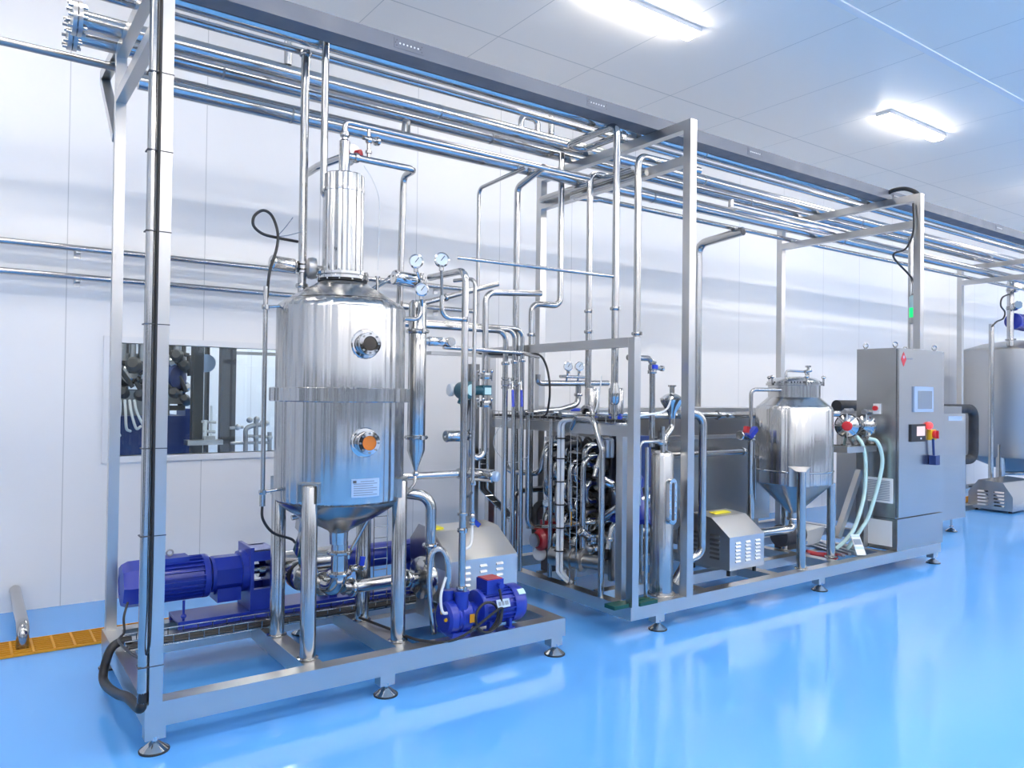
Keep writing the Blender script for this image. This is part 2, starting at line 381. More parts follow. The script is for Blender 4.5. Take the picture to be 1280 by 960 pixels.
# ceiling battens of this room; unseen rows doubled up to brighten the lower wall
for yy in (4.22, 1.6, -1.2, -3.6):
    for k in (range(-1, 5) if yy == 4.22 else range(-3, 8)):
        x = 4.22 + (4.12 if yy == 4.22 else 2.06) * k
        if yy == 4.22 and k == 0: lb = 'ceiling batten light cut off by the top edge, above the rack with looped pipes'
        elif yy == 4.22 and k == 1: lb = 'ceiling batten light wholly in view, above the control cabinet'
        else: lb = 'ceiling batten light outside the view'
        t = thing('batten_light', lb, 'light', (x, yy, CEIL), 0, 'ceiling battens')
        build('housing', MB().box(x - 0.6, x + 0.6, yy - 0.075, yy + 0.075, CEIL - 0.035, CEIL).bevel(0.008), 'batten_body', t)
        build('diffuser', MB().box(x - 0.575, x + 0.575, yy - 0.055, yy + 0.055, CEIL - 0.065, CEIL - 0.035).bevel(0.01), 'batten_lens', t)

# floor drain with yellow grating, pipe stub
def grate(x0, x1, y0, y1, label):
    t = thing('drain_grate', label, 'drain grate', ((x0 + x1) / 2, (y0 + y1) / 2, 0))
    mb = MB()
    n = int((x1 - x0) / 0.1)
    for i in range(n + 1): x = x0 + (x1 - x0) * i / n; mb.box(x - 0.006, x + 0.006, y0, y1, 0.002, 0.016)
    for j in range(8): y = y0 + (y1 - y0) * j / 7; mb.box(x0, x1, y - 0.005, y + 0.005, 0.002, 0.0145)
    build('bars', mb, 'grate_yellow', t)
    build('channel', MB().box(x0, x1, y0, y1, 0.0005, 0.003), 'print_dark', t)
grate(-1.2, 2.6, 5.09, 5.375, 'yellow floor drain grate by the wall beside the pipe stub')
grate(9.4, 12.6, 5.2, 5.5, 'yellow floor drain grate beyond the control cabinet')
a = at(28, 812, Z=0.0); b = at(27, 765, Y=a.y); c = V(0.275, WALL, 0.175)
t = pipe('short steel drain pipe leaning from the wall into the yellow grate', [V(a.x, a.y, 0.004), V(a.x, a.y, at(28, 783, Y=a.y).z), V(at(19, 738, Y=6.11).x, 6.12, at(19, 738, Y=6.11).z)], 0.034, 0.07, name='drain_pipe')

# wall rails
for nm, z, lb in (('upper', 2.475, 'thin steel pipe on the back wall, higher of the pair above the window'), ('lower', 2.277, 'thin steel pipe on the back wall, lower of the pair above the window')):
    o = pipe(lb, [V(-2.6, WALL - 0.09, z), V(3.9, WALL - 0.09, z)], 0.022, name='wall_pipe')
    for x in (-0.6, 0.62, 2.4, 3.5): build('bracket', MB().box(x - 0.015, x + 0.015, WALL - 0.09, WALL, z - 0.03, z - 0.018).box(x - 0.02, x + 0.02, WALL - 0.008, WALL, z - 0.06, z + 0.02), 'steel_frame', o)

# ================================================================ GANTRIES
def gantry(x, yf, yb, zf0, zb0, label, w=0.062, ztop=3.34, zlow=3.105, bx=None):
    t = thing('pipe_rack', label, 'rack', (x, (yf + yb) / 2, 0))
    build('post', MB().box(x - w / 2, x + w / 2, yf - w / 2, yf + w / 2, zf0, ztop), 'steel_frame', t)
    build('post', MB().box(x - w / 2, x + w / 2, yb - w / 2, yb + w / 2, zb0, ztop), 'steel_frame', t)
    for z in (ztop, zlow): build('crossbar', MB().box(x - w / 2, x + w / 2, yf + w / 2, yb - w / 2, z - 0.062, z), 'steel_rail', t)
    return t
SK = 0.185
SK1 = 0.205
g1 = gantry(0.660, 3.445, 4.63, SK1, SK1, 'tall rack nearest the camera, standing on the near skid beside the blue motor', w=0.052, ztop=3.37, zlow=3.12)
bk = MB()
bk.bar((0.655, 4.66, 3.38), (0.655, 5.22, 3.40), 0.05, 0.06); bk.bar((0.655, 5.21, 3.38), (0.655, 4.67, 2.88), 0.05, 0.05)
build('bracket', bk, 'steel_frame', g1)
g2 = gantry(3.895, 3.44, 5.05, SK, SK, 'tall rack with looped pipes, standing over the slender cylinder with gauge slot')
g3 = gantry(6.92, 3.44, 4.86, 1.952, SK, 'tall rack standing beside the control cabinet with the green beacon')
g4 = gantry(10.9, 3.6, 4.86, 0, 0, 'tall rack furthest away, beside the large tank at the right edge', ztop=3.30)
# conduit strapped to the near post
cx, cy = 0.613, 3.44
o = tag(build('conduit', MB().tube([V(cx, cy, 0.20), V(cx, cy, 3.9)], 0.0205, n=18), 'steel'), 'round steel conduit strapped to the nearest rack post', 'conduit')
for z in (0.362, 0.898, 1.258, 1.771, 2.156, 2.491, 2.817): build('strap', MB().box(cx - 0.023, 0.688, cy - 0.023, cy + 0.033, z, z + 0.004), 'print_dark', o)
tag(build('power_cable', MB().spline([V(0.70, 4.24, 0.245), V(0.645, 4.24, 0.243), at(137, 814, X=0.60), at(129, 843, X=0.57), at(133, 857, X=0.57), at(146, 867, X=0.575), at(160, 872, X=0.59), V(0.605, 3.455, 0.19), V(cx, cy, 0.22), V(cx, cy, 0.26)], 0.021, 12), 'rubber'), 'thick black cable looping from the wire basket to the conduit foot', 'cable')
tag(build('thin_cable', MB().spline([V(0.69, 4.3, 0.42), V(0.665, 4.25, 0.36), V(0.66, 4.2, 0.30), V(0.60, 3.95, 0.33), V(0.62, 3.45, 0.40), V(0.6335, 3.412, 0.65), V(0.6335, 3.412, 1.5), V(0.6335, 3.412, 2.6), V(0.6335, 3.412, 3.8)], 0.006, 8), 'rubber'), 'thin black cable running up between the nearest post and its conduit', 'cable')

# cable trunking on top of the racks
TX0, TX1 = -0.3, 18.0
tr = thing('cable_trunking', 'long dark grey cable trunking lying on top of the racks', 'cable trunking', (TX0, 3.76, 3.34))
build('channel', MB().box(TX0, TX1, 3.70, 3.825, 3.341, 3.428), 'tray_grey', tr)
for i, x in enumerate((1.93, 3.30, 4.93, 7.05, 9.2, 11.5)):
    mb = MB().box(x - 0.09, x + 0.09, 3.698, 3.70, 3.36, 3.415); j = build('joint_plate', mb, 'tray_grey', tr)
    d = MB()
    for k in range(6): d.cyl((x - 0.055 + 0.022 * k, 3.6985, 3.388), (x - 0.055 + 0.022 * k, 3.6965, 3.388), 0.005, n=10)
    build('screw_row', d, 'white_plastic', j)
    d = MB()
    for sx in (-0.082, 0.07):
        for dx, dz in ((0, 0), (0.008, 0.014), (0.008, -0.014)): d.cyl((x + sx + dx, 3.6985, 3.388 + dz), (x + sx + dx, 3.6965, 3.388 + dz), 0.003, n=8)
    build('slot', d, 'print_dark', j)
# overhead pipe bundle (lies on the crossbars)
def run(label, yc, z, r, x0, x1, m='clad', bands=()):
    o = tag(build('overhead_pipe', MB().cyl((x0, yc, z), (x1, yc, z), r, n=28), m), label, 'pipe')
    for x in bands: build('band', MB().cyl((x - 0.006, yc, z), (x + 0.006, yc, z), r * 1.03, n=28), 'steel_dark', o)
    return o
run('bright overhead pipe lying right behind the dark trunking', 3.925, 3.34 + 0.042, 0.042, -0.3, 18, 'steel', (1.5, 4.6))
run('thin overhead pipe lying behind the bright one next to the trunking', 4.055, 3.34 + 0.020, 0.020, -0.3, 18, 'steel')
pc = run('thick overhead pipe, third behind the trunking, ending in a bolted flange', 4.45, 3.34 + 0.049, 0.049, 0.45, 18, 'clad', (2.55, 5.2, 7.7))
pd = run('thick overhead pipe, fourth behind the trunking, joined to the flanged end', 4.655, 3.34 + 0.048, 0.048, 0.45, 18, 'clad', (1.2, 3.1, 6.1))
for o, yc in ((pc, 4.45), (pd, 4.655)):
    f = MB().cyl((0.43, yc, 3.389), (0.45, yc, 3.389), 0.085, n=28); f.cyl((0.405, yc, 3.389), (0.425, yc, 3.389), 0.085, n=28)
    fl = build('flange', f, 'cast', o); b_ = MB()
    for k in range(8):
        a = k * PI / 4 + 0.2; b_.cyl((0.385, yc + 0.07 * math.cos(a), 3.389 + 0.07 * math.sin(a)), (0.47, yc + 0.07 * math.cos(a), 3.389 + 0.07 * math.sin(a)), 0.008, n=6)
    build('bolts', b_, 'steel_dark', fl)
run('thin overhead pipe furthest back, resting on the wall bracket of the nearest rack', 4.83, 3.335 - 0.005, 0.022, -1.2, 18, 'steel_dark')
pf = run('thick clad pipe lying on the lower crossbars under the bundle', 4.47, 3.105 + 0.047, 0.047, 0.72, 18, 'clad', (1.55, 3.2, 4.6, 7.4))
run('thin pipe lying on the lower crossbars, furthest back under the bundle', 4.73, 3.105 + 0.022, 0.022, 3.95, 18, 'steel')
hg = MB()
for x, y in ((2.02, 4.12), (2.35, 4.30)): pass
tag(build('pipe_hook', MB().tube([V(2.30, 4.40, 3.19), V(2.30, 4.40, 3.26), V(2.30, 4.46, 3.29), V(2.30, 4.48, 3.20)], 0.012, 0.02), 'steel_dark'), 'small bent hook on the clad pipe above the column', 'hook')

# risers through the bundle
def vpipe(label, px_, py_, Y, z0, z1, r, **k):
    p = at(px_, py_, Y=Y); return pipe(label, [V(p.x, p.y, z0), V(p.x, p.y, z1)], r, **k)
p1 = at(375, 230, Y=4.055)
pipe('tall riser left of the condenser column, dropping from the overhead pipes to the tank top', [V(p1.x, 4.0, 1.93), V(p1.x, 4.0, 3.34)], 0.0225, clamps=((0, 0.1), (0, 0.99)))
p2 = at(405, 200, Y=3.86)
pipe('riser bending into the left side of the condenser column', [V(p2.x, 3.86, 3.5), V(p2.x, 3.86, 2.54), V(p2.x + 0.10, 3.85, 2.50)], 0.019, 0.05)
pt = at(360, 70, Y=4.43)
pipe('short twin stub standing on the overhead pipe left of the riser', [V(pt.x, 4.43, 3.43), V(pt.x, 4.43, 3.62)], 0.022)

# ================================================================ NEAR SK1ID
def levelling_foot(x, y, ztop, parent):
    mb = MB().lathe((x, y, 0), (0, 0, 1), [(0.058, 0), (0.058, 0.008), (0.050, 0.014), (0.030, 0.030), (0.016, 0.040), (0.013, 0.043), (0.013, 0.050), (0.022, 0.052), (0.022, 0.064), (0.012, 0.066), (0.012, ztop)], 24)
    f = build('levelling_foot', mb, 'steel_polished', parent)
    build('rubber_pad', MB().lathe((x, y, 0.0), (0, 0, 1), [(0.060, 0.0), (0.061, 0.006), (0.058, 0.009)], 24), 'rubber', f)
def skid(label, x0, x1, y0, y1, xbeams, ybeam, feet, stubs, SK1=0.205, RH_=0.102):
    t = thing('skid_frame', label, 'skid', ((x0 + x1) / 2, (y0 + y1) / 2, 0))
    z0, z1, w = SK1 - RH_, SK1, 0.085
    build('rail', MB().box(x0, x1, y0, y0 + w, z0, z1), 'steel_rail', t); build('rail', MB().box(x0, x1, y1 - w, y1, z0, z1), 'steel_rail', t)
    build('end_rail', MB().box(x0, x0 + w, y0 + w, y1 - w, z0, z1), 'steel_rail', t); build('end_rail', MB().box(x1 - w, x1, y0 + w, y1 - w, z0, z1), 'steel_rail', t)
    for xa in xbeams: build('cross_member', MB().box(xa - 0.045, xa + 0.045, y0 + w, y1 - w, z0 + 0.01, z1 - 0.002), 'steel_rail', t)
    for (ya, xa, xb) in ybeam: build('stringer', MB().box(xa, xb, ya - 0.04, ya + 0.04, z0 + 0.01, z1 - 0.001), 'steel_rail', t)
    for (x, y) in feet:
        if stubs: build('foot_stub', MB().box(x - 0.04, x + 0.04, y - 0.013, y + 0.05, 0.052, z0), 'steel_frame', t)
        levelling_foot(x, y + 0.008, z0, t)
    return t
s1 = skid('near skid frame of steel tube carrying the tall tank and the blue pumps', 0.622, 2.86, 3.437, 4.662, (1.375, 1.862, 2.35), ((4.05, 1.90, 2.78), (4.40, 0.70, 2.78)),
          ((0.665, 3.452), (1.725, 3.452), (2.80, 3.452), (0.665, 4.62), (1.725, 4.62), (2.80, 4.62)), True)

# ---------------- tall tank
TX, TY, TR = 1.622, 3.83, 0.335
tk = thing('process_tank', 'tall polished steel tank with two sight glasses and a column on top', 'tank', (TX, TY, SK1))
o3 = (TX, TY, 0)
build('shell', MB().lathe(o3, (0, 0, 1), [(TR - 0.02, 0.935), (TR - 0.004, 0.95), (TR, 0.975), (TR, 1.925), (TR - 0.006, 1.95), (TR - 0.03, 1.972), (TR - 0.06, 1.985)], 72), 'steel_tank', tk)
build('dome', MB().lathe(o3, (0, 0, 1), [(TR - 0.055, 1.984), (0.22, 2.025), (0.155, 2.060), (0.125, 2.082), (0.118, 2.10)], 64), 'steel_dome', tk)
build('cone', MB().lathe(o3, (0, 0, 1), [(TR - 0.012, 0.938), (TR - 0.05, 0.90), (0.20, 0.845), (0.062, 0.775), (0.050, 0.762), (0.046, 0.70)], 64), 'steel_dome', tk)
build('band', MB().lathe(o3, (0, 0, 1), [(TR, 1.452), (TR + 0.026, 1.452), (TR + 0.03, 1.456), (TR + 0.03, 1.520), (TR + 0.026, 1.524), (TR, 1.524)], 72), 'steel_tank', tk)
cf = build('column_flange', MB().lathe(o3, (0, 0, 1), [(0.10, 2.094), (0.138, 2.096), (0.138, 2.108), (0.130, 2.111), (0.130, 2.114), (0.138, 2.117), (0.138, 2.131), (0.10, 2.133)], 48), 'steel_polished', tk)
b_ = MB()
for k in range(12): a = k * PI / 6; b_.cyl((TX + 0.124 * math.cos(a), TY + 0.124 * math.sin(a), 2.088), (TX + 0.124 * math.cos(a), TY + 0.124 * math.sin(a), 2.142), 0.007, n=8)
build('bolts', b_, 'steel', cf)
build('gasket', MB().lathe(o3, (0, 0, 1), [(0.112, 2.083), (0.129, 2.085), (0.129, 2.095), (0.11, 2.096)], 48), 'rubber', tk)
build('column', MB().lathe(o3, (0, 0, 1), [(0.107, 2.13), (0.107, 2.56), (0.110, 2.562), (0.110, 2.575), (0.107, 2.577), (0.107, 2.65), (0.10, 2.657), (0.03, 2.658)], 48), 'steel_column', tk)
build('column_neck', MB().lathe(o3, (0, 0, 1), [(0.029, 2.657), (0.029, 2.838), (0.022, 2.846), (0.016, 2.848), (0.016, 2.873)], 28), 'steel_polished', tk)
build('clamp', clamp_mb((TX, TY, 2.875), (0, 0, 1), 0.017), 'steel', tk)
for lx, ly in ((1.377, 3.61), (1.865, 3.61), (1.372, 4.047), (1.86, 4.047)):
    lg = build('leg', MB().lathe((lx, ly, SK1), (0, 0, 1), [(0.052, 0), (0.052, 0.004), (0.0385, 0.006), (0.0385, 0.83), (0.035, 0.837), (0, 0.837)], 32), 'steel', tk)
    d = (Vector((lx - TX, ly - TY, 0))).normalized(); s_ = Vector((-d.y, d.x, 0)); pad = MB()
    c = Vector((TX, TY, 0)) + d * (TR + 0.006)
    for sgn in (-1, 1):
        q = c + s_ * sgn * 0.055; pad.bar(q + Vector((0, 0, 0.96)) - d * 0.012, q + Vector((0, 0, 1.055)) - d * 0.012, 0.006, 0.05, d)
    pad.bar(c - s_ * 0.058 + Vector((0, 0, 1.053)) - d * 0.01, c + s_ * 0.058 + Vector((0, 0, 1.053)) - d * 0.01, 0.045, 0.006, (0, 0, 1))
    build('pad', pad, 'steel_frame', lg)
def sight(px_, py_, glass, gl):
    ang = None
    p = at(px_, py_, Y=TY)                        # direction of the port on the shell
    best = None
    for k in range(720):
        a = PI + k * PI / 720
        q = Vector((TX + TR * math.cos(a), TY + TR * math.sin(a), 0)); z = None
        r_ = at(px_, py_, Y=q.y)
        e = abs(r_.x - q.x)
        if best is None or e < best[0]: best = (e, a, r_.z)
    a, z = best[1], best[2]; d = Vector((math.cos(a), math.sin(a), 0)); c = Vector((TX, TY, z)) + d * (TR - 0.01)
    s = build('sight_glass', MB().lathe(c, d, [(0.072, 0), (0.074, 0.012), (0.070, 0.016), (0.055, 0.018), (0.051, 0.024), (0.051, 0.050), (0.056, 0.052), (0.058, 0.056), (0.058, 0.068), (0.056, 0.071), (0.036, 0.072), (0.034, 0.064), (0, 0.064)], 40), 'steel_polished', tk)
    build('glass', MB().lathe(c, d, [(0, 0.064), (0.0345, 0.064), (0.0345, 0.067), (0, 0.0675)], 32), glass, s)
    bb = MB(); _, e1, e2 = frame(d)
    for k in range(8):
        f = e1 * math.cos(k * PI / 4) + e2 * math.sin(k * PI / 4); q = c + f * 0.047; bb.cyl(q + d * 0.07, q + d * 0.077, 0.005, n=8)
    build('bolts', bb, 'steel_dark', s)
    return a
A1 = sight(457, 430, 'brown_glass', 'dark'); A2 = sight(456, 553, 'amber_glass', 'amber')
# name plate curved on the shell
def curved_plate(name, a0, a1, z0, z1, r, m, parent):
    mb = MB(); n = 10
    for (zz0, zz1) in ((z0, z1),):
        R1 = [mb.bm.verts.new((TX + r * math.cos(a0 + (a1 - a0) * i / n), TY + r * math.sin(a0 + (a1 - a0) * i / n), zz0)) for i in range(n + 1)]
        R2 = [mb.bm.verts.new((TX + r * math.cos(a0 + (a1 - a0) * i / n), TY + r * math.sin(a0 + (a1 - a0) * i / n), zz1)) for i in range(n + 1)]
        R3 = [mb.bm.verts.new((TX + (r - 0.003) * math.cos(a0 + (a1 - a0) * i / n), TY + (r - 0.003) * math.sin(a0 + (a1 - a0) * i / n), zz0)) for i in range(n + 1)]
        R4 = [mb.bm.verts.new((TX + (r - 0.003) * math.cos(a0 + (a1 - a0) * i / n), TY + (r - 0.003) * math.sin(a0 + (a1 - a0) * i / n), zz1)) for i in range(n + 1)]
        for i in range(n):
            mb.face([R1[i], R1[i + 1], R2[i + 1], R2[i]]); mb.face([R4[i], R4[i + 1], R3[i + 1], R3[i]]); mb.face([R2[i], R2[i + 1], R4[i + 1], R4[i]]); mb.face([R3[i], R3[i + 1], R1[i + 1], R1[i]])
        mb.face([R1[0], R2[0], R4[0], R3[0]]); mb.face([R1[-1], R3[-1], R4[-1], R2[-1]])
    return build(name, mb, m, parent)
ac = A2 + 0.02
np_ = curved_plate('name_plate', ac - 0.21, ac + 0.23, 0.985, 1.075, TR + 0.004, 'plate', tk)
for j in range(7):
    zz = 1.062 - j * 0.011
    curved_plate('print_line', ac - 0.18 + (0.0 if j else 0.10), ac + 0.19 - (0.07 if j in (2, 5) else 0) - (0 if j else 0.05), zz - 0.0022, zz + 0.0022, TR + 0.0048, 'print_grey', np_)
curved_plate('emblem', ac - 0.19, ac - 0.14, 1.055, 1.068, TR + 0.0048, 'print_dark', np_)

# left overflow rod with clamps
pr = at(330, 500, Y=3.85)
rod = pipe('thin upright tube held off the left side of the tall tank', [V(pr.x, 3.85, 0.965), V(pr.x, 3.85, 2.03)], 0.0115)
for z in (0.995, 1.925):
    build('stay', MB().cyl((pr.x - 0.004, 3.85, z), (TX - TR + 0.01, 3.835, z + 0.01), 0.007, n=10), 'steel', rod); build('clamp', clamp_mb((pr.x, 3.85, z), (0, 0, 1), 0.0125), 'steel', rod)
build('lower_sleeve', MB().cyl((pr.x, 3.85, 0.925), (pr.x, 3.85, 0.99), 0.0145, n=14), 'steel', rod)
tag(build('black_cable', MB().spline([V(pr.x, 3.85, 0.935), V(pr.x + 0.004, 3.85, 0.86), V(pr.x + 0.06, 3.86, 0.785), V(pr.x + 0.16, 3.88, 0.74), V(1.42, 3.93, 0.71)], 0.007, 8), 'rubber'), 'black cable hanging from the foot of the thin upright tube to the valve', 'cable')
cb = [at(334, 372, Y=3.85), at(337, 340, Y=3.85), at(346, 310, Y=3.86), at(347, 290, Y=3.87), at(340, 270, Y=3.88), at(329, 263, Y=3.88), at(318, 270, Y=3.88), at(317, 282, Y=3.88), at(328, 292, Y=3.88), at(346, 297, Y=3.89), at(372, 302, Y=3.95)]
tag(build('black_cable', MB().spline(cb, 0.0075, 8), 'rubber'), 'black cable looping in the air beside the tall riser', 'cable')
for q in ((366, 272), (376, 290)):
    tag(build('thin_wire', MB().spline([at(346, 296, Y=3.89), at((346 + q[0]) / 2, (296 + q[1]) / 2 + 1, Y=3.93), at(q[0], q[1], Y=3.98)], 0.0025, 6), 'print_grey'), 'thin wire stay from the looped cable to the riser, %s one' % ('upper' if q[1] < 280 else 'lower'), 'wire')

# small pipework on the column
vz = 2.93
e = at(452, 157, Y=TY)
pipe('thin pipe leaving the top of the condenser column to the right', [V(TX, TY, 2.885), V(TX, TY, 2.945), V(3.35, TY, 2.945)], 0.0155, 0.045)
q = at(452, 203, Y=TY)
r0 = at(515, 212, Y=TY)
dn = pipe('steel pipe leaving the column neck, turning down past the gauges', [V(TX + 0.02, TY, 2.765), V(r0.x + 0.02, TY, 2.765), V(r0.x + 0.03, TY + 0.16, 2.765), V(r0.x + 0.02, TY + 0.17, 1.96)], 0.019, 0.045, clamps=((0, 0.12),))
vb = thing('sample_valve', 'small steel cross valve above the column outlet', 'valve', (TX + 0.14, TY, 2.80))
build('valve_body', MB().cyl((TX + 0.14, TY, 2.775), (TX + 0.14, TY, 2.935), 0.011, n=14).ball((TX + 0.14, TY, 2.875), 0.022, (1, 1, 1), 14).cyl((TX + 0.10, TY - 0.02, 2.875), (TX + 0.19, TY + 0.02, 2.885), 0.012, n=12), 'steel', vb)
build('cap', MB().lathe((TX + 0.14, TY, 2.80), (0, 0, 1), [(0.011, 0), (0.018, 0.002), (0.018, 0.016), (0.011, 0.018)], 16), 'steel', vb)
build('knob', MB().lathe((TX + 0.185, TY + 0.02, 2.884), (1, 0.3, 0.2), [(0.012, 0), (0.024, 0.004), (0.026, 0.02), (0.02, 0.028), (0, 0.03)], 14), 'steel_polished', vb)
# valve and feed from the wall into the column neck
wv = thing('butterfly_valve', 'round valve with red cap behind the column neck', 'valve', (TX + 0.06, TY + 0.09, 2.8))
build('valve_body', MB().lathe((TX + 0.05, TY + 0.02, 2.80), (0.25, 1, 0), [(0.02, 0), (0.045, 0.005), (0.05, 0.02), (0.05, 0.05), (0.045, 0.065), (0.03, 0.07), (0.03, 0.10), (0.042, 0.102), (0.042, 0.13), (0.02, 0.132)], 24), 'cast', wv)
build('cap', MB().lathe((TX + 0.075, TY + 0.02, 2.79), (0.6, -0.8, 0), [(0.022, 0), (0.024, 0.03), (0, 0.032)], 16), 'red_paint', wv)
w0 = Vector((TX + 0.04, TY + 0.1, 2.79)); w1 = at(384, 217, Y=5.55)
fp = pipe('straight pipe slanting from behind the column neck towards the back wall', [w0, V(TX, 4.2, 2.795), V(TX, 4.39, 2.795)], 0.022)

tag(build('sling_wire', MB().spline([at(455, 207, Y=TY + .02), at(466, 225, Y=TY + .02), at(474, 250, Y=TY + .02), at(474, 290, Y=TY + .02), at(472, 338, Y=TY + .02)], 0.0028, 6), 'white_wire'), 'thin white wire hanging beside the condenser column', 'wire')

# nozzle and vent on the dome right
vn = thing('vent_nozzle', 'thin vent stub with flat cap on the tank dome right of the column', 'vent', (TX + 0.19, TY - 0.02, 2.03))
v0 = at(472, 345, Y=TY - 0.05)
build('stub', MB().cyl((v0.x, TY - 0.05, 1.98), (v0.x, TY - 0.05, 2.125), 0.008, n=12), 'steel', vn)
build('cap', MB().cyl((v0.x, TY - 0.05, 2.122), (v0.x, TY - 0.05, 2.13), 0.014, n=14), 'steel', vn)
h0 = at(463, 352, Y=TY); h1 = at(492, 345, Y=TY + 0.03)
tag(build('inlet_nozzle', MB().cyl(Vector((TX + 0.16, TY, 2.055)), h1, 0.012, n=14), 'steel'), 'short side nozzle on the tank dome with a dark end plug', 'nozzle')
nz_o = bpy.data.objects['inlet_nozzle']
dd = (h1 - Vector((TX + 0.16, TY, 2.055))).normalized()
build('plug', MB().lathe(h1 - dd * 0.035, dd, [(0.014, 0), (0.016, 0.004), (0.016, 0.034), (0.012, 0.04), (0, 0.04)], 16), 'print_dark', nz_o)
# valve on the dome left, behind the riser
actuator_valve('pneumatic valve on the riser at the tank top, left of the column', V(p1.x, 4.0, 2.17), (0, 0, 1), (-1, -0.15, 0.05), L=0.13, ra=0.037, r=0.0235, neck=0.02)
tag(build('valve_flange', MB().lathe((p1.x + 0.01, 3.97, 2.165), (1, -0.2, 0), [(0.02, 0), (0.055, 0.01), (0.06, 0.03), (0.055, 0.05), (0.03, 0.055), (0.018, 0.06), (0.018, 0.10)], 24), 'cast'), 'round cast valve flange between riser and column foot', 'flange')

# right side of the tank: gauge valve, nozzle, gauges
gx = at(527, 362, Y=3.70)
nzp = at(503, 398, Y=3.70)
pipe('side nozzle of the tall tank bending up into the gauge stem', [V(TX + 0.295, 3.70, nzp.z), V(gx.x, 3.70, nzp.z), V(gx.x, 3.70, 2.16)], 0.0125, 0.05, clamps=((1, 0.9),), name='gauge_pipe')
gauge('pressure gauge low on the tank nozzle, facing the camera', at(527, 362, Y=3.66), (-0.35, -1, 0.0), V(gx.x, 3.69, gx.z - 0.09), 0.034)
gauge('pressure gauge beside the horizontal valve cylinder above the tank shoulder', at(520, 327, Y=3.68), (-0.45, -1, 0.1), V(gx.x, 3.70, 2.09), 0.036)
vp_ = at(526, 337, Y=3.72)
actuator_valve('horizontal pneumatic valve cylinder beside the gauge above the tank shoulder', V(gx.x + 0.01, 3.72, 2.115), (0, 0, 1), (-1, 0, 0.06), L=0.135, ra=0.039, r=0.016, neck=0.02)

# separator tube right of the tank
sx = at(521, 480, Y=3.93)
sp_ = thing('separator_tube', 'slender upright steel tube with conical foot right of the tall tank', 'separator', (sx.x, 3.93, 0.9))
build('shell', MB().lathe((sx.x, 3.93, 0), (0, 0, 1), [(0.0, 2.045), (0.04, 2.04), (0.052, 2.02), (0.052, 1.17), (0.010, 1.055), (0.010, 1.03)], 32), 'steel', sp_)
for z in (1.245, 1.86): build('clamp', clamp_mb((sx.x, 3.93, z), (0, 0, 1), 0.046), 'steel', sp_)
build('drain_ball', MB().ball((sx.x, 3.93, 1.035), 0.02, (1, 1, 1), 14), 'steel', sp_)
pipe('thin drain bending from the separator foot to the tank leg', [V(sx.x, 3.93, 1.03), V(sx.x - 0.01, 3.92, 0.98), V(sx.x - 0.10, 3.86, 0.93)], 0.009, 0.05)
pipe('thin diagonal drain pipe running under the tank cone', [V(1.86, 3.74, 0.945), V(1.80, 3.78, 0.88), V(1.67, 3.83, 0.62)], 0.0105, 0.05, clamps=((1, 0.97),))
# pipe behind the tank to the pneumatic valve at right
k0 = at(512, 598, Y=4.1); k1 = at(575, 590, Y=4.1)
pipe('horizontal pipe from the tall tank to the round-ended valve', [V(TX + 0.28, 4.1, 1.0), V(k1.x, 4.1, 1.0)], 0.022, clamps=((0, 0.99),))
actuator_valve('pneumatic valve with pale blue round end beside the slim pipe', V(k1.x + 0.03, 4.1, 1.0), (1, 0, 0), (0.55, -0.83, -0.05), L=0.16, ra=0.040, r=0.024, neck=0.015, cap='plate')

# tank outlet: tee, elbow, pipe to the pump
OZ = 0.385
tee = pipe('tank outlet pipe dropping from the cone and curving back to the rear pump', [V(TX + 0.006, TY, 0.71), V(TX + 0.006, TY, 0.455), V(TX - 0.03, 4.05, 0.455), V(TX - 0.06, 4.40, 0.455)], 0.044, 0.085, clamps=((0, 0.22), (0, 0.66), (1, 0.75)))
PX = at(512, 711, Y=3.90)
pipe('polished pipe from the tank outlet to the centrifugal pump', [V(TX + 0.03, TY + 0.005, 0.455), V(PX.x + 0.02, 3.92, 0.44)], 0.034, clamps=((0, 0.12), (0, 0.93)))
handle_valve('small hand valve with blue grip on the outlet tee', V(TX + 0.13, TY + 0.05, 0.545), (1, 0, 0), (0.2, 0, 1), 0.014, 0.07)

# actuated valve with teal box between tank legs
bv = thing('butterfly_valve', 'butterfly valve with teal control box under the left of the tank', 'valve', (1.58, 4.24, 0.455))
vc = Vector((TX - 0.045, 4.24, 0.455)); va = Vector((-0.09, 1, 0))
build('valve_body', MB().lathe(vc, va, [(0.045, -0.06), (0.075, -0.06), (0.08, -0.05), (0.08, -0.02), (0.062, -0.016), (0.062, 0.016), (0.08, 0.02), (0.08, 0.05), (0.075, 0.06), (0.045, 0.06)], 28), 'steel', bv)
build('gasket', MB().lathe(vc, va, [(0.06, -0.012), (0.083, -0.012), (0.083, 0.012), (0.06, 0.012)], 28), 'rubber', bv)
def tv(t, u): return vc + Vector((-0.10 + 0.30 * t, 0.0 - 0.1 * t, 0.06 + u))
g0, g1_, g2_, g3_, g4_ = at(371, 703, Y=4.18), at(375, 692, Y=4.14), at(382, 672, Y=4.10), at(376, 662, Y=4.08), at(378, 645, Y=4.06)
build('stem', MB().bar(vc, g1_, 0.022, 0.022), 'steel', bv)
build('control_box', MB().bar(g1_, g2_, 0.075, 0.06, (1, 0, 0)).bevel(0.01), 'teal_paint', bv)
build('stem_plate', MB().bar(g1_ + V(-0.03, -0.03, 0.0), g3_ + V(-0.01, -0.03, 0.02), 0.035, 0.008, (1, 0, 0)), 'steel', bv)
build('actuator_head', MB().bar(g3_, g4_, 0.06, 0.045, (1, 0, 0)).bevel(0.006), 'cast', bv)
build('port', MB().cyl(g4_ + V(-0.06, 0, -0.005), g4_ + V(0.05, 0, 0.01), 0.015, n=12), 'steel', bv)

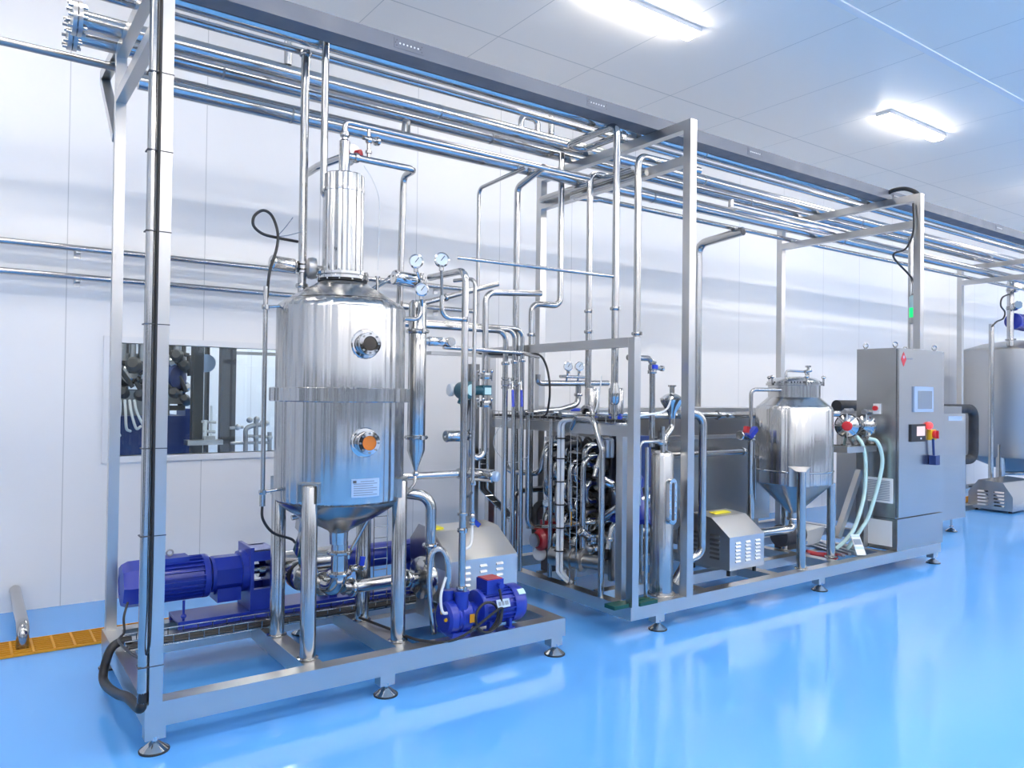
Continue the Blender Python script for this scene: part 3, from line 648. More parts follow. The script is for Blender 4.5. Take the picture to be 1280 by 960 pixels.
# ---------------- rear blue screw pump
AY, AZ = 4.52, 0.46
sc_ = thing('screw_pump', 'long blue screw pump lying along the rear of the near skid', 'pump', (1.4, AY, SK1))
bp_ = MB().prism([(0.955, AY - 0.12, SK1 + 0.002), (0.955, AY - 0.12, 0.25), (0.955, AY + 0.12, 0.25), (0.955, AY + 0.12, SK1 + 0.002), (0.955, AY + 0.10, SK1 + 0.002), (0.955, AY + 0.10, 0.235), (0.955, AY - 0.10, 0.235), (0.955, AY - 0.10, SK1 + 0.002)], (1.75, 0, 0))
build('base_channel', bp_, 'blue_paint', sc_)
def motor_parts(t, A, d, L, r, up=Vector((0, 0, 1)), m='blue_paint', box_at=0.5, hexcowl=False, feet=True, nfin=22):
    """totally enclosed motor: A = drive-end centre, d = direction towards the fan"""
    A = Vector(A); d = Vector(d).normalized(); s = d.cross(up).normalized(); u = s.cross(d).normalized()
    fr = MB(); fr.cyl(A + d * L * 0.08, A + d * L * 0.74, r * 0.88, n=36)
    for k in range(nfin):
        a = 2 * PI * k / nfin
        n = s * math.cos(a) + u * math.sin(a); fr.bar(A + n * r * 0.93 + d * L * 0.09, A + n * r * 0.93 + d * L * 0.73, r * 0.05, r * 0.16, n)
    b = build('motor_frame', fr, m, t)
    build('end_bell', MB().lathe(A - d * L * 0.01, d, [(r * 0.35, 0), (r * 0.7, 0.0), (r * 1.0, L * 0.03), (r * 1.02, L * 0.05), (r * 1.02, L * 0.1), (r * 0.9, L * 0.11)], 36), m, t)
    seg = 8 if hexcowl else 36
    build('fan_cowl', MB().lathe(A + d * L * 0.72, d, [(r * 0.9, 0), (r * 1.03, 0.0), (r * 1.06, L * 0.02), (r * 1.05, L * 0.20), (r * 0.92, L * 0.27), (r * 0.45, L * 0.28), (r * 0.45, L * 0.275), (0, L * 0.275)], seg), m, t)
    if feet:
        for f in (0.18, 0.62):
            for q in (-1, 1):
                ft = MB(); c = A + d * L * f + s * q * r * 0.72
                ft.bar(c - u * r * 0.6, c - u * r * 1.12, r * 0.16, r * 0.34, s)
                e = c - u * r * 1.12; ft.bar(e - d * r * 0.22, e + d * r * 0.22, r * 0.55, r * 0.1, u)
                build('motor_foot', ft, m, t)
    return A, d, s, u
M0 = Vector((1.135, AY, AZ))
motor_parts(sc_, M0, (-1, 0, 0), 0.45, 0.118, hexcowl=True, feet=False, nfin=26)
build('lifting_eye', MB().torus((0.93, AY, AZ + 0.147), (0, 1, 0), 0.016, 0.005).cyl((0.93, AY, AZ + 0.11), (0.93, AY, AZ + 0.134), 0.008, n=10), 'cast', sc_)
build('terminal_box', MB().box(0.86, 1.02, AY - 0.06, AY + 0.05, AZ + 0.09, AZ + 0.127).bevel(0.012), 'blue_paint', sc_)
gb = MB().cyl((1.10, AY, AZ), (1.15, AY, AZ), 0.085, n=28); gb.cyl((1.14, AY, AZ), (1.16, AY, AZ), 0.10, n=28)
gb.prism([(1.155, AY + 0.095 * math.cos(a), AZ - 0.005 + 0.110 * math.sin(a)) for a in [PI / 8 + k * PI / 4 for k in range(8)]], (0.15, 0, 0))
gb.box(1.165, 1.295, AY - 0.085, AY + 0.085, AZ - 0.145, AZ - 0.07)
build('gearbox', gb.bevel(0.008), 'blue_paint', sc_)
lt = MB()
lt.box(1.335, 1.355, AY - 0.125, AY + 0.125, 0.252, AZ + 0.15)
lt.prism([(1.30, AY + 0.12 * math.cos(k * PI / 6), AZ + 0.12 * math.sin(k * PI / 6)) for k in range(12)], (0.035, 0, 0))
for y in (-0.105, 0.105): lt.box(1.35, 1.475, AY + y - 0.018, AY + y + 0.018, AZ + 0.07, AZ + 0.125); lt.box(1.35, 1.475, AY + y - 0.018, AY + y + 0.018, 0.252, AZ - 0.09)
lt.box(1.47, 1.49, AY - 0.125, AY + 0.125, 0.252, AZ + 0.125); lt.box(1.355, 1.47, AY - 0.12, AY + 0.12, AZ + 0.10, AZ + 0.125)
build('bearing_bracket', lt.bevel(0.006), 'blue_paint', sc_)
lh = MB()
for k in range(8): a = k * PI / 4 + 0.2; lh.cyl((1.33, AY + 0.10 * math.cos(a), AZ + 0.10 * math.sin(a)), (1.32, AY + 0.10 * math.cos(a), AZ + 0.10 * math.sin(a)), 0.010, n=6)
build('bolts', lh, 'steel', sc_)
build('shaft', MB().cyl((1.34, AY, AZ), (1.50, AY, AZ), 0.028, n=20).cyl((1.41, AY, AZ), (1.45, AY, AZ), 0.05, n=20), 'steel_polished', sc_)
build('suction_housing', MB().lathe((1.48, AY, AZ), (1, 0, 0), [(0.06, 0), (0.10, 0), (0.10, 0.02), (0.085, 0.025), (0.085, 0.40), (0.105, 0.405), (0.105, 0.425), (0.07, 0.425)], 36).cyl((1.56, AY, AZ), (1.56, AY - 0.11, AZ), 0.05, n=24), 'clad', sc_)
build('stator_tube', MB().lathe((1.90, AY, AZ), (1, 0, 0), [(0.06, 0), (0.095, 0), (0.095, 0.02), (0.075, 0.03), (0.075, 0.62), (0.097, 0.63), (0.097, 0.66), (0.06, 0.66)], 36), 'blue_paint', sc_)
build('tie_rod', MB().cyl((1.90, AY - 0.085, AZ + 0.06), (2.55, AY - 0.085, AZ + 0.06), 0.008, n=10), 'blue_paint', sc_)
for xa in (1.82, 2.35): build('support_foot', MB().box(xa, xa + 0.05, AY - 0.09, AY + 0.09, 0.25, AZ - 0.06), 'blue_paint', sc_)
build('drain_screw', MB().cyl((0.985, AY - 0.10, AZ - 0.10), (0.985, AY - 0.10, 0.25), 0.007, n=10).ball((0.985, AY - 0.10, 0.275), 0.016, (1, 1, 0.9), 12), 'blue_paint', sc_)

# wire basket with cables
wbk = thing('wire_basket', 'wire basket cable tray running along the near skid', 'cable tray', (1.6, 4.22, SK1))
mb = MB(); bx0, bx1, by0, by1, bz = 0.66, 2.55, 4.18, 4.31, 0.21
for y, z in ((by0, bz), (by0, bz + 0.045), ((by0 + by1) / 2, bz), (by1, bz), (by1, bz + 0.045)): mb.cyl((bx0, y, z), (bx1, y, z), 0.003, n=6)
k = 0
while bx0 + 0.075 * k < bx1:
    x = bx0 + 0.075 * k; mb.tube([V(x, by0, bz + 0.045), V(x, by0, bz), V(x, by1, bz), V(x, by1, bz + 0.045)], 0.003, 0.004, n=6); k += 1
build('wire_mesh', mb, 'steel', wbk)
for j in range(5):
    pts = [V(0.68 + 0.35 * k, 4.185 + 0.022 * j + random.uniform(-.004, .004), 0.222 + random.uniform(0, .006)) for k in range(6)]
    tag(build('tray_cable', MB().spline(pts, 0.008, 6), 'rubber'), 'black cable lying in the wire basket on the near skid', 'cable', 'cables in the wire basket')
# vertical ladder basket
lb_ = thing('cable_ladder', 'narrow upright wire ladder behind the tall tank', 'cable tray', (2.02, 4.45, SK1))
la = at(467, 700, Y=4.30)
mb = MB()
for y in (0, 0.09): mb.cyl((la.x + y, 4.30, SK1), (la.x + y, 4.30, 0.86), 0.003, n=6)
for k in range(10): mb.cyl((la.x, 4.30, 0.22 + 0.065 * k), (la.x + 0.09, 4.30, 0.22 + 0.065 * k), 0.003, n=6)
build('wire_mesh', mb, 'steel', lb_)
vpipe('slim upright tube behind the tank outlet, beside the wire ladder', 461, 700, 4.28, SK1, 0.95, 0.011)

# ---------------- centrifugal pump with louvred cover
CY = 3.95; CZ = 0.42
cp_ = thing('centrifugal_pump', 'steel centrifugal pump behind the right tank leg, feeding a tall elbow', 'pump', (PX.x + 0.1, CY, SK1))
build('volute', MB().lathe((PX.x + 0.02, CY, CZ), (1, 0, 0), [(0.03, 0), (0.05, 0.0), (0.052, 0.015), (0.035, 0.022), (0.035, 0.05), (0.085, 0.055), (0.118, 0.07), (0.125, 0.085), (0.125, 0.115), (0.118, 0.13), (0.09, 0.135), (0.05, 0.14)], 40), 'steel', cp_)
build('outlet_stub', MB().cyl((PX.x + 0.12, CY - 0.075, CZ), (PX.x + 0.12, CY - 0.075, CZ + 0.19), 0.026, n=20), 'steel', cp_)
build('pump_foot', MB().box(PX.x + 0.10, PX.x + 0.14, CY - 0.05, CY + 0.05, SK1, CZ - 0.08), 'steel_frame', cp_)
ox = PX.x + 0.12
pipe('tall elbow pipe rising from the centrifugal pump and bending back to the tank', [V(ox, CY - 0.075, CZ + 0.17), V(ox, CY - 0.075, 0.905), V(ox - 0.17, CY + 0.02, 0.93)], 0.032, 0.085, clamps=((0, 0.1),))
cvx0, cvx1 = 2.36, 2.845
cv = thing('pump_cover', 'large louvred steel pump cover behind the small blue pump', 'cover', (2.6, 4.05, SK1))
prof = [(3.90, 0.225), (3.90, 0.50), (4.12, 0.645), (4.28, 0.66), (4.40, 0.56), (4.40, 0.225)]
mb = MB(); mb.prism([(cvx0, y, z) for y, z in prof], (cvx1 - cvx0, 0, 0)); build('shell', mb.bevel(0.004), 'cover_steel', cv, sharp=0.3)
build('end_plate', MB().prism([(cvx0 - 0.012, y + 0.0, z) for y, z in [(3.915, 0.44), (3.91, 0.515), (4.12, 0.66), (4.28, 0.675), (4.39, 0.57), (4.39, 0.44)]], (0.01, 0, 0)), 'steel_dark', cv)
build('warning_label', MB().prism([(cvx0 - 0.0135, 4.09, 0.57), (cvx0 - 0.0135, 4.15, 0.575), (cvx0 - 0.0135, 4.12, 0.625)], (0.0015, 0, 0)), 'yellow_sticker', cv)
build('warning_label', MB().box(2.375, 2.46, 4.16, 4.24, 0.648, 0.660), 'yellow_sticker', cv)
def louvres(parent, x0, z0, nx, nz, y, w=0.052, dx=0.115, dz=0.032):
    for i in range(nx):
        mb = MB()
        for j in range(nz):
            zz = z0 + j * dz; xx = x0 + i * dx
            mb.prism([(xx, y, zz), (xx, y - 0.010, zz + 0.004), (xx, y, zz + 0.018)], (w, 0, 0))
        build('louvre', mb, 'louvre_steel', parent)
louvres(cv, 2.445, 0.305, 3, 5, 3.9003, w=0.05, dx=0.12, dz=0.035)
mb = MB()
for x in (2.40, 2.80):
    for y in (3.94, 4.30): mb.box(x - 0.02, x + 0.02, y - 0.03, y + 0.03, SK1 - 0.001, 0.228)
build('foot', mb, 'steel_frame', cv)

# ---------------- small blue vacuum pump in front
VX, VY, VZ = 2.225, 3.55, 0.308
vpm = thing('vacuum_pump', 'small blue liquid ring pump with finned motor at the front of the near skid', 'pump', (VX, VY, SK1))
build('pump_head', MB().lathe((VX - 0.125, VY, VZ - 0.01), (1, 0, 0), [(0.0, 0), (0.075, 0.0), (0.092, 0.012), (0.096, 0.05), (0.088, 0.06), (0.088, 0.075), (0.096, 0.082), (0.09, 0.14), (0.062, 0.165), (0.058, 0.20), (0.07, 0.205)], 36), 'blue_paint', vpm)
for k, dx in enumerate((-0.085, -0.035)):
    build('port_neck', MB().cyl((VX + dx, VY - 0.045 + 0.06 * (1 - k), VZ + 0.03), (VX + dx, VY - 0.045 + 0.06 * (1 - k), VZ + 0.125), 0.038, 0.036, 24).cyl((VX + dx, VY - 0.045 + 0.06 * (1 - k), VZ + 0.12), (VX + dx, VY - 0.045 + 0.06 * (1 - k), VZ + 0.135), 0.042, n=24), 'blue_paint', vpm)
build('brass_plug', MB().cyl((VX - 0.118, VY - 0.04, VZ - 0.01), (VX - 0.135, VY - 0.045, VZ - 0.01), 0.010, n=8).cyl((VX - 0.118, VY - 0.0, VZ + 0.02), (VX - 0.135, VY - 0.0, VZ + 0.02), 0.010, n=8), 'yellow', vpm)
build('orange_tag', MB().box(VX - 0.015, VX + 0.015, VY - 0.101, VY - 0.097, VZ - 0.03, VZ + 0.015), 'grate_yellow', vpm)
build('pump_foot', MB().box(VX - 0.11, VX + 0.0, VY - 0.08, VY + 0.08, SK1, VZ - 0.08).bevel(0.01), 'blue_paint', vpm)
motor_parts(vpm, (VX + 0.075, VY, VZ + 0.01), (1, 0, 0), 0.30, 0.10, nfin=22)
tbx = build('terminal_box', MB().box(VX + 0.12, VX + 0.23, VY - 0.06, VY + 0.05, VZ + 0.09, VZ + 0.168).bevel(0.01), 'blue_paint', vpm)
build('lid', MB().box(VX + 0.125, VX + 0.225, VY - 0.055, VY + 0.045, VZ + 0.168, VZ + 0.172), 'red_paint', tbx)
build('cable_gland', MB().cyl((VX + 0.20, VY - 0.055, VZ + 0.135), (VX + 0.20, VY - 0.085, VZ + 0.135), 0.018, n=8), 'blue_paint', tbx)
npm = build('name_plate', MB().bar((VX + 0.155, VY - 0.105, VZ + 0.045), (VX + 0.24, VY - 0.105, VZ + 0.045), 0.004, 0.045, (0, 0.35, 0.94)), 'plate', vpm)
for dx, w in ((0.165, 0.016), (0.188, 0.014), (0.208, 0.022)): build('print', MB().bar((VX + dx, VY - 0.1075, VZ + 0.046), (VX + dx + w, VY - 0.1075, VZ + 0.046), 0.002, 0.022, (0, 0.35, 0.94)), 'print_grey', npm)
build('sticker', MB().bar((VX + 0.315, VY - 0.08, VZ + 0.085), (VX + 0.36, VY - 0.08, VZ + 0.085), 0.003, 0.035, (0, 0.75, 0.66)), 'hose_green', vpm)
# cable coil in front
cbl = [V(VX + 0.185, VY - 0.085, VZ + 0.12), V(VX + 0.19, VY - 0.10, VZ + 0.04), V(VX + 0.175, VY - 0.112, VZ - 0.05), V(VX + 0.10, VY - 0.12, SK1 + 0.02)]
for k in range(15):
    a = -0.9 + k * (2 * PI + 1.4) / 14; cbl.append(V(VX + 0.075 + 0.075 * math.cos(a), VY - 0.12 - 0.002 * k, SK1 + 0.098 + 0.078 * math.sin(a)))
cbl += [V(VX - 0.1, VY - 0.12, SK1 + 0.012), V(VX - 0.28, VY - 0.04, SK1 + 0.012), V(VX - 0.33, VY + 0.25, SK1 + 0.012), V(VX - 0.4, VY + 0.45, SK1 + 0.03)]
tag(build('motor_cable', MB().spline(cbl, 0.0075, 8), 'rubber'), 'coiled black motor cable in front of the small blue pump', 'cable')
# suction riser of the vacuum pump
px5 = VX - 0.035; py5 = VY - 0.045
r5 = pipe('tall slim pipe rising from the small blue pump and bending back at the top', [V(px5, py5, VZ + 0.13), V(px5, py5, 2.17), V(px5 - 0.02, py5 + 0.36, 2.17)], 0.0195, 0.06, clamps=((0, 0.01), (0, 0.19), (0, 0.845)))
build('collar', MB().lathe((px5, py5, 0.845), (0, 0, 1), [(0.02, 0), (0.03, 0.002), (0.03, 0.014), (0.02, 0.016)], 20), 'steel', r5)
cz = at(568, 398, Y=py5).z
c5 = at(553, 330, Y=py5)
pipe('thin hooked gauge pipe beside the tall slim pipe', [V(px5, py5, cz), V(c5.x, py5, cz), V(c5.x, py5, 2.02)], 0.0125, 0.05, name='gauge_pipe')
gauge('pressure gauge on a thin hooked pipe beside the tall slim pipe', at(552, 325, Y=py5 - 0.02), (-0.35, -1, 0.15), V(c5.x, py5, 2.02), 0.036)
# slim parallel pipe with drain cock and blue lever
q5 = at(592, 500, Y=3.70)
pipe('slim upright pipe in front of the flow meter, ending in a drain cock', [V(q5.x, 3.70, 0.80), V(q5.x, 3.70, 2.165), V(q5.x - 0.05, 3.85, 2.165)], 0.0115, 0.04, clamps=((0, 0.14),))
tag(build('pipe_strut', MB().bar((px5, py5, 0.932), (q5.x, 3.70, 0.935), 0.012, 0.012), 'steel'), 'short strut between the tall slim pipe and the slim upright pipe', 'strut')
dv = handle_valve('drain cock with dark blue lever over the pump cover', V(q5.x, 3.70, 0.79), (0, 0, 1), (0.75, -0.1, -0.65), 0.012, 0.085, 'blue_paint')
tag(build('white_hose', MB().spline([V(q5.x, 3.70, 0.765), V(q5.x - 0.005, 3.69, 0.72), V(q5.x - 0.06, 3.62, 0.655), V(q5.x - 0.14, 3.56, 0.645)], 0.008, 8), 'white_plastic'), 'white hose from the drain cock to the tall slim pipe', 'hose')
hz = [V(px5 - 0.05, VY + 0.015, VZ + 0.13), V(px5 - 0.05, VY + 0.015, 0.58), V(px5 - 0.08, VY + 0.03, 0.655), V(px5 - 0.135, VY + 0.05, 0.63), V(px5 - 0.145, VY + 0.05, 0.45), V(px5 - 0.12, VY + 0.04, 0.21)]
tag(build('clear_hose', MB().spline(hz, 0.0155, 10), 'clad'), 'arched braided hose beside the head of the small blue pump', 'hose')
tag(build('clear_hose', MB().spline([V(px5 - 0.085, VY - 0.02, 0.52), V(px5 - 0.12, VY - 0.03, 0.43), V(px5 - 0.115, VY - 0.04, 0.345), V(px5 - 0.08, VY - 0.05, 0.335)], 0.008, 8), 'white_wire'), 'thin pale hose looping into the head of the small blue pump', 'hose')
# ================================================================ PIPES BETWEEN THE SKIDS
HY = 4.45
b0 = at(475, 361, Y=HY)
for (xe, ye, rr, dy, zt, lb) in ((653, 372, 0.017, 0.10, 1.985, 'rearmost'), (643, 372, 0.017, 0.03, 1.965, 'middle'), (632, 378, 0.020, -0.06, 1.945, 'nearest')):
    e_ = at(xe, 440, Y=HY + dy)
    o = pipe('%s of three pipes running behind the tall tank and bending down at the far skid' % lb, [V(1.93, HY + dy, zt), V(e_.x, HY + dy, zt), V(e_.x, HY + dy, 0.20)], rr, 0.07, clamps=((1, 0.13),))
pipe('short pipe from the tank shoulder towards the bent pipes', [V(1.85, 4.1, 2.03), V(2.2, 4.2, 2.03), at(622, 355, Y=4.3)], 0.018, 0.05, clamps=((1, 0.4),))
for (xx, lb, dy) in ((632, 'left blue handled valve on the three bent pipes', -0.06), (650, 'right blue handled valve on the three bent pipes', 0.03)):
    v_ = at(xx + (0 if xx < 640 else -7), 460, Y=HY + dy); handle_valve(lb, V(v_.x, HY + dy, 1.58), (0, 0, 1), (-0.1, -0.2, -1), 0.02, 0.17)
# flow meter line
fx = at(606, 480, Y=4.15)
fm = pipe('pipe dropping through the flow meter and turning back up in a U', [at(676, 367, Y=4.15) , V(fx.x + 0.0, 4.15, at(612, 366, Y=4.15).z), V(fx.x, 4.15, at(606, 572, Y=4.15).z), V(at(588, 572, Y=4.15).x, 4.15, at(588, 572, Y=4.15).z), V(at(588, 572, Y=4.15).x, 4.15, at(588, 480, Y=4.15).z)], 0.021, 0.07)
zf1, zf2 = at(605, 470, Y=4.15).z, at(605, 505, Y=4.15).z
build('union', wing_flange((fx.x, 4.15, zf1), (0, 0, 1), 0.022, 0.04), 'steel', fm); build('union', wing_flange((fx.x, 4.15, zf2), (0, 0, 1), 0.022, 0.04), 'steel', fm)
mt = thing('flow_meter', 'teal flow meter head with round window between two bolted unions', 'flow meter', (fx.x, 4.15, 1.45))
mc = at(585, 488, Y=4.1)
build('sensor_body', MB().box(fx.x - 0.035, fx.x + 0.035, 4.12, 4.18, mc.z - 0.03, mc.z + 0.035).bevel(0.006), 'teal_paint', mt)
build('neck', MB().cyl((fx.x - 0.03, 4.15, mc.z), (mc.x + 0.03, 4.12, mc.z), 0.03, n=20), 'teal_paint', mt)
fd = Vector((0.25, -1, 0.05)).normalized(); mcv = Vector((mc.x - 0.01, 4.12, mc.z))
hd = build('head', MB().lathe(mcv - fd * 0.055, fd, [(0.0, 0), (0.046, 0.0), (0.052, 0.008), (0.056, 0.02), (0.056, 0.10), (0.05, 0.108), (0.038, 0.110), (0, 0.110)], 32), 'teal_paint', mt)
build('window', MB().lathe(mcv - fd * 0.055, fd, [(0, 0.109), (0.036, 0.109), (0.036, 0.112), (0, 0.112)], 28), 'hose_green', hd)
build('rear_cap', MB().lathe(mcv - fd * 0.085 + Vector((-0.02, 0, 0.005)), (-1, 0.1, 0.1), [(0.0, 0), (0.040, 0.0), (0.042, 0.02), (0.036, 0.03), (0, 0.031)], 28), 'white_plastic', mt)
build('cable_gland', MB().cyl(mcv - Vector((0.02, 0, 0.05)), mcv - Vector((0.035, 0, 0.085)), 0.02, n=10), 'teal_paint', mt)
build('label_plate', MB().box(fx.x - 0.02, fx.x + 0.03, 4.117, 4.12, mc.z - 0.025, mc.z + 0.02), 'hose_green', mt)
g = mcv - Vector((0.03, 0, 0.08))
tag(build('black_cable', MB().spline([g, g + V(0.01, 0, -0.06), g + V(0.035, 0, -0.095), g + V(0.055, 0, -0.04), g + V(0.06, 0.0, 0.02)], 0.006, 8), 'rubber'), 'short looped cable under the teal flow meter', 'cable')
lc = at(553, 428, Y=4.05)
actuator_valve('pneumatic valve on the branch above the flow meter', V(lc.x + 0.02, 4.0, lc.z), (0, 1, 0), (-1, 0.1, -0.0), L=0.10, ra=0.028, r=0.018, neck=0.02, cap='cast')
bp0 = at(558, 433, Y=4.0)
pipe('branch pipe crossing behind the tall slim pipe above the flow meter', [V(bp0.x - 0.02, 4.0, bp0.z - 0.005), V(fx.x + 0.2, 4.02, bp0.z - 0.015), V(fx.x + 0.55, 4.3, bp0.z - 0.02)], 0.013, 0.04)
lv = at(575, 545, Y=4.12)
actuator_valve('horizontal pneumatic valve cylinder below the flow meter', V(at(588, 542, Y=4.15).x, 4.15, lv.z), (0, 0, 1), (-1, -0.05, 0.0), L=0.15, ra=0.037, r=0.018, neck=0.02)
cr = at(620, 438, Y=4.3)
# column behind with cable run down to the skid
col = at(590, 560, Y=4.75)
tag(build('support_post', MB().box(col.x - 0.04, col.x + 0.04, 4.72, 4.80, 0.0, 1.72), 'steel_dark'), 'dark steel post behind the flow meter', 'post')
ct = thing('cable_ladder', 'wire ladder of black cables slanting down behind the pump cover', 'cable tray', (col.x + 0.1, 4.7, 0.2))
p_a, p_b, p_c = V(col.x + 0.06, 4.68, 1.10), V(col.x + 0.06, 4.68, 0.80), V(col.x + 0.25, 4.60, 0.58)
mb = MB()
for dx in (-0.035, 0.035): mb.tube([p_a + V(dx, 0, 0), p_b + V(dx, 0, 0), p_c + V(dx, 0, 0.02)], 0.0035, 0.05, n=6)
for k in range(9): q = p_a.lerp(p_b, k / 8) if k < 5 else p_b.lerp(p_c, (k - 4) / 5); mb.cyl(q - V(0.035, 0, 0), q + V(0.035, 0, 0), 0.0035, n=6)
build('wire_mesh', mb, 'steel', ct)
for k in range(3): tag(build('black_cable', MB().tube([p_a + V(-0.02 + 0.02 * k, 0.012, 0), p_b + V(-0.02 + 0.02 * k, 0.012, 0), p_c + V(-0.02 + 0.02 * k, 0.012, 0.02)], 0.010, 0.06, n=8), 'rubber'), 'black cable on the slanting wire ladder behind the pump cover', 'cable', 'cables on the slanting ladder')

# ================================================================ SECOND SKID
S2X = 3.41
s2 = skid('far skid frame of steel tube reaching from the pipe bundle to the control cabinet', S2X - 0.035, 7.32, 3.425, 5.10, (4.12, 4.95, 5.75, 6.46), ((3.86, 3.49, 6.5), (4.5, 3.49, 7.2)),
          ((3.65, 3.452), (5.45, 3.452), (7.25, 3.452), (3.65, 5.05), (5.45, 5.05), (7.25, 5.05)), True, SK, 0.082)
# front frame at the near end of the skid
ef = thing('end_frame', 'square steel frame standing at the near end of the far skid', 'frame', (S2X, 4.2, SK))
build('post', MB().box(S2X - 0.028, S2X + 0.028, 3.422, 3.478, SK, 1.868), 'steel_frame', ef)
build('post', MB().box(S2X - 0.028, S2X + 0.028, 5.03, 5.086, SK, 1.868), 'steel_frame', ef)
build('top_beam', MB().box(S2X - 0.032, S2X + 0.032, 3.478, 5.03, 1.810, 1.868), 'steel_rail', ef)
build('mid_beam', MB().box(S2X + 0.0, S2X + 0.06, 3.477, 5.03, 1.24, 1.31), 'steel_rail', ef)
build('inner_post', MB().box(S2X + 0.05, S2X + 0.11, 3.60, 3.66, SK, 1.24), 'steel_frame', ef)
# shelf tray on the mid beam
sh = thing('wire_basket', 'wire basket cable tray along the middle beam of the end frame', 'cable tray', (S2X, 4.6, 1.31))
mb = MB()
for y, z in ((0.0, 0.0), (0.0, 0.05), (0.10, 0.0), (0.10, 0.05)): mb.cyl((S2X + 0.0 + y, 3.6, 1.318 + z), (S2X + 0.0 + y, 5.03, 1.318 + z), 0.003, n=6)
for k in range(17): y = 3.62 + 0.088 * k; mb.tube([V(S2X, y, 1.368), V(S2X, y, 1.318), V(S2X + 0.1, y, 1.318), V(S2X + 0.1, y, 1.368)], 0.003, 0.003, n=6)
build('wire_mesh', mb, 'steel', sh)
for k in range(4): tag(build('tray_cable', MB().spline([V(S2X + 0.02 + 0.02 * k, 3.62 + 0.28 * j, 1.332 + random.uniform(0, 0.008)) for j in range(6)], 0.009, 8), 'rubber'), 'black cable in the basket along the middle beam', 'cable', 'cables on the middle beam')
tb2 = at(560, 440, Y=5.05)
tag(build('cable_channel', MB().box(S2X - 0.75, S2X + 0.03, 4.70, 4.78, 1.775, 1.80), 'steel_frame'), 'flat cable channel running from the end frame towards the flow meter', 'cable tray')
bc = [V(S2X - 0.4, 4.72, 1.80), V(S2X - 0.06, 4.6, 1.795), at(672, 443, X=S2X - 0.05), at(682, 455, X=S2X - 0.05), at(687, 480, X=S2X - 0.05), at(686, 505, X=S2X - 0.04), at(680, 520, X=S2X), V(S2X + 0.03, 4.62, 1.335)]
tag(build('black_cable', MB().spline(bc, 0.008, 8), 'rubber'), 'black cable arching down from the channel to the middle beam', 'cable')

# risers in front of the looped rack (plane of the end frame)
RX = 3.70; RH = 3.48
def ry(px_, py_): return at(px_, py_, X=RX).y
y701, y737, y797 = ry(701, 300), ry(737, 300), ry(797, 300); y770 = at(770, 300, X=RH).y
zt = at(768, 163, X=RH).z + 0.03
pipe('riser with the highest hooped top, looping back below the upper crossbar', [V(RH, y770, 1.50), V(RH, y770, zt), V(RH, y770 + 0.52, zt), V(RH + 0.16, y770 + 0.52, zt), V(RH + 0.16, y770 + 0.10, zt)], 0.024, 0.06, clamps=((0, 0.32),))
z737 = at(737, 217, X=RX).z
pipe('riser with a hooped top under the lower crossbar, left of the highest one', [V(RX, y737, 1.25), V(RX, y737, z737), V(RX + 0.45, y737 - 0.02, z737 + 0.01)], 0.0235, 0.06, clamps=((0, 0.38), (0, 0.46)))
z797 = at(797, 195, X=RX).z
pipe('riser with a bent top nearest the tall front post', [V(RX, y797, 1.58), V(RX, y797, z797), V(RX + 0.6, y797 - 0.02, z797)], 0.0245, 0.06, clamps=((0, 0.22),))
pipe('riser dropping from the overhead pipes and turning into the twin bent pipe', [at(664, 700, X=3.45) if False else V(at(664, 450, X=3.45).x, at(664, 450, X=3.45).y, 0.50), V(3.45, at(664, 450, X=3.45).y, at(668, 379, X=3.45).z), V(RX, y701, at(668, 379, X=3.45).z), V(RX, y701, 3.36)], 0.0235, 0.06, clamps=((0, 0.86),))
lp = at(655, 243, X=RX - 0.05)
pipe('looped pipe lying along the lower crossbar of the rack', [V(RX + 0.10, y797 + 0.15, z737 - 0.03), V(RX + 0.10, 4.98, z737 - 0.03), V(RX + 0.32, 4.98, z737 - 0.01), V(RX + 0.32, 4.3, z737 - 0.01)], 0.023, 0.07)
pipe('second pipe lying along the lower crossbar, beside the looped one', [V(RX + 0.13, y797 + 0.05, z737 - 0.075), V(RX + 0.13, 4.62, z737 - 0.075), V(RX + 0.42, 4.62, z737 - 0.05)], 0.020, 0.06)
q6 = at(646, 300, Y=4.62)
pipe('thick riser behind the rack dropping from the clad pipes', [V(q6.x, 4.30, 3.13), V(q6.x, 4.62, 3.05), V(q6.x, 4.62, 1.55)], 0.024, 0.06)
q7 = at(598, 300, Y=4.62)
w7 = at(664, 208, Y=4.10)
pipe('thin riser with a slanting top left of the rack', [V(q7.x, 4.62, 1.95), V(q7.x, 4.62, at(600, 236, Y=4.62).z), V(q7.x + 0.0, 4.05, at(600, 236, Y=4.62).z + 0.02)], 0.014, 0.05)
cb0 = at(575, 322, Y=4.15); cb1 = at(769, 346, X=RH)
pipe('thin pale blue cross pipe from the gauges to the highest hooped riser', [at(572, 322, Y=4.05), V(RH, y770, cb1.z)], 0.0115)
uc = at(668, 160, Y=4.45)
pipe('small arch of pipe standing on the overhead pipes left of the rack', [V(uc.x - 0.12, 4.45, 3.43), V(uc.x - 0.12, 4.45, 3.52), V(uc.x + 0.03, 4.45, 3.52), V(uc.x + 0.03, 4.45, 3.43)], 0.022, 0.05)
us = at(689, 160, Y=4.45)
pipe('short stub standing on the overhead pipes right of the small arch', [V(us.x, 4.45, 3.44), V(us.x, 4.45, 3.62)], 0.022)

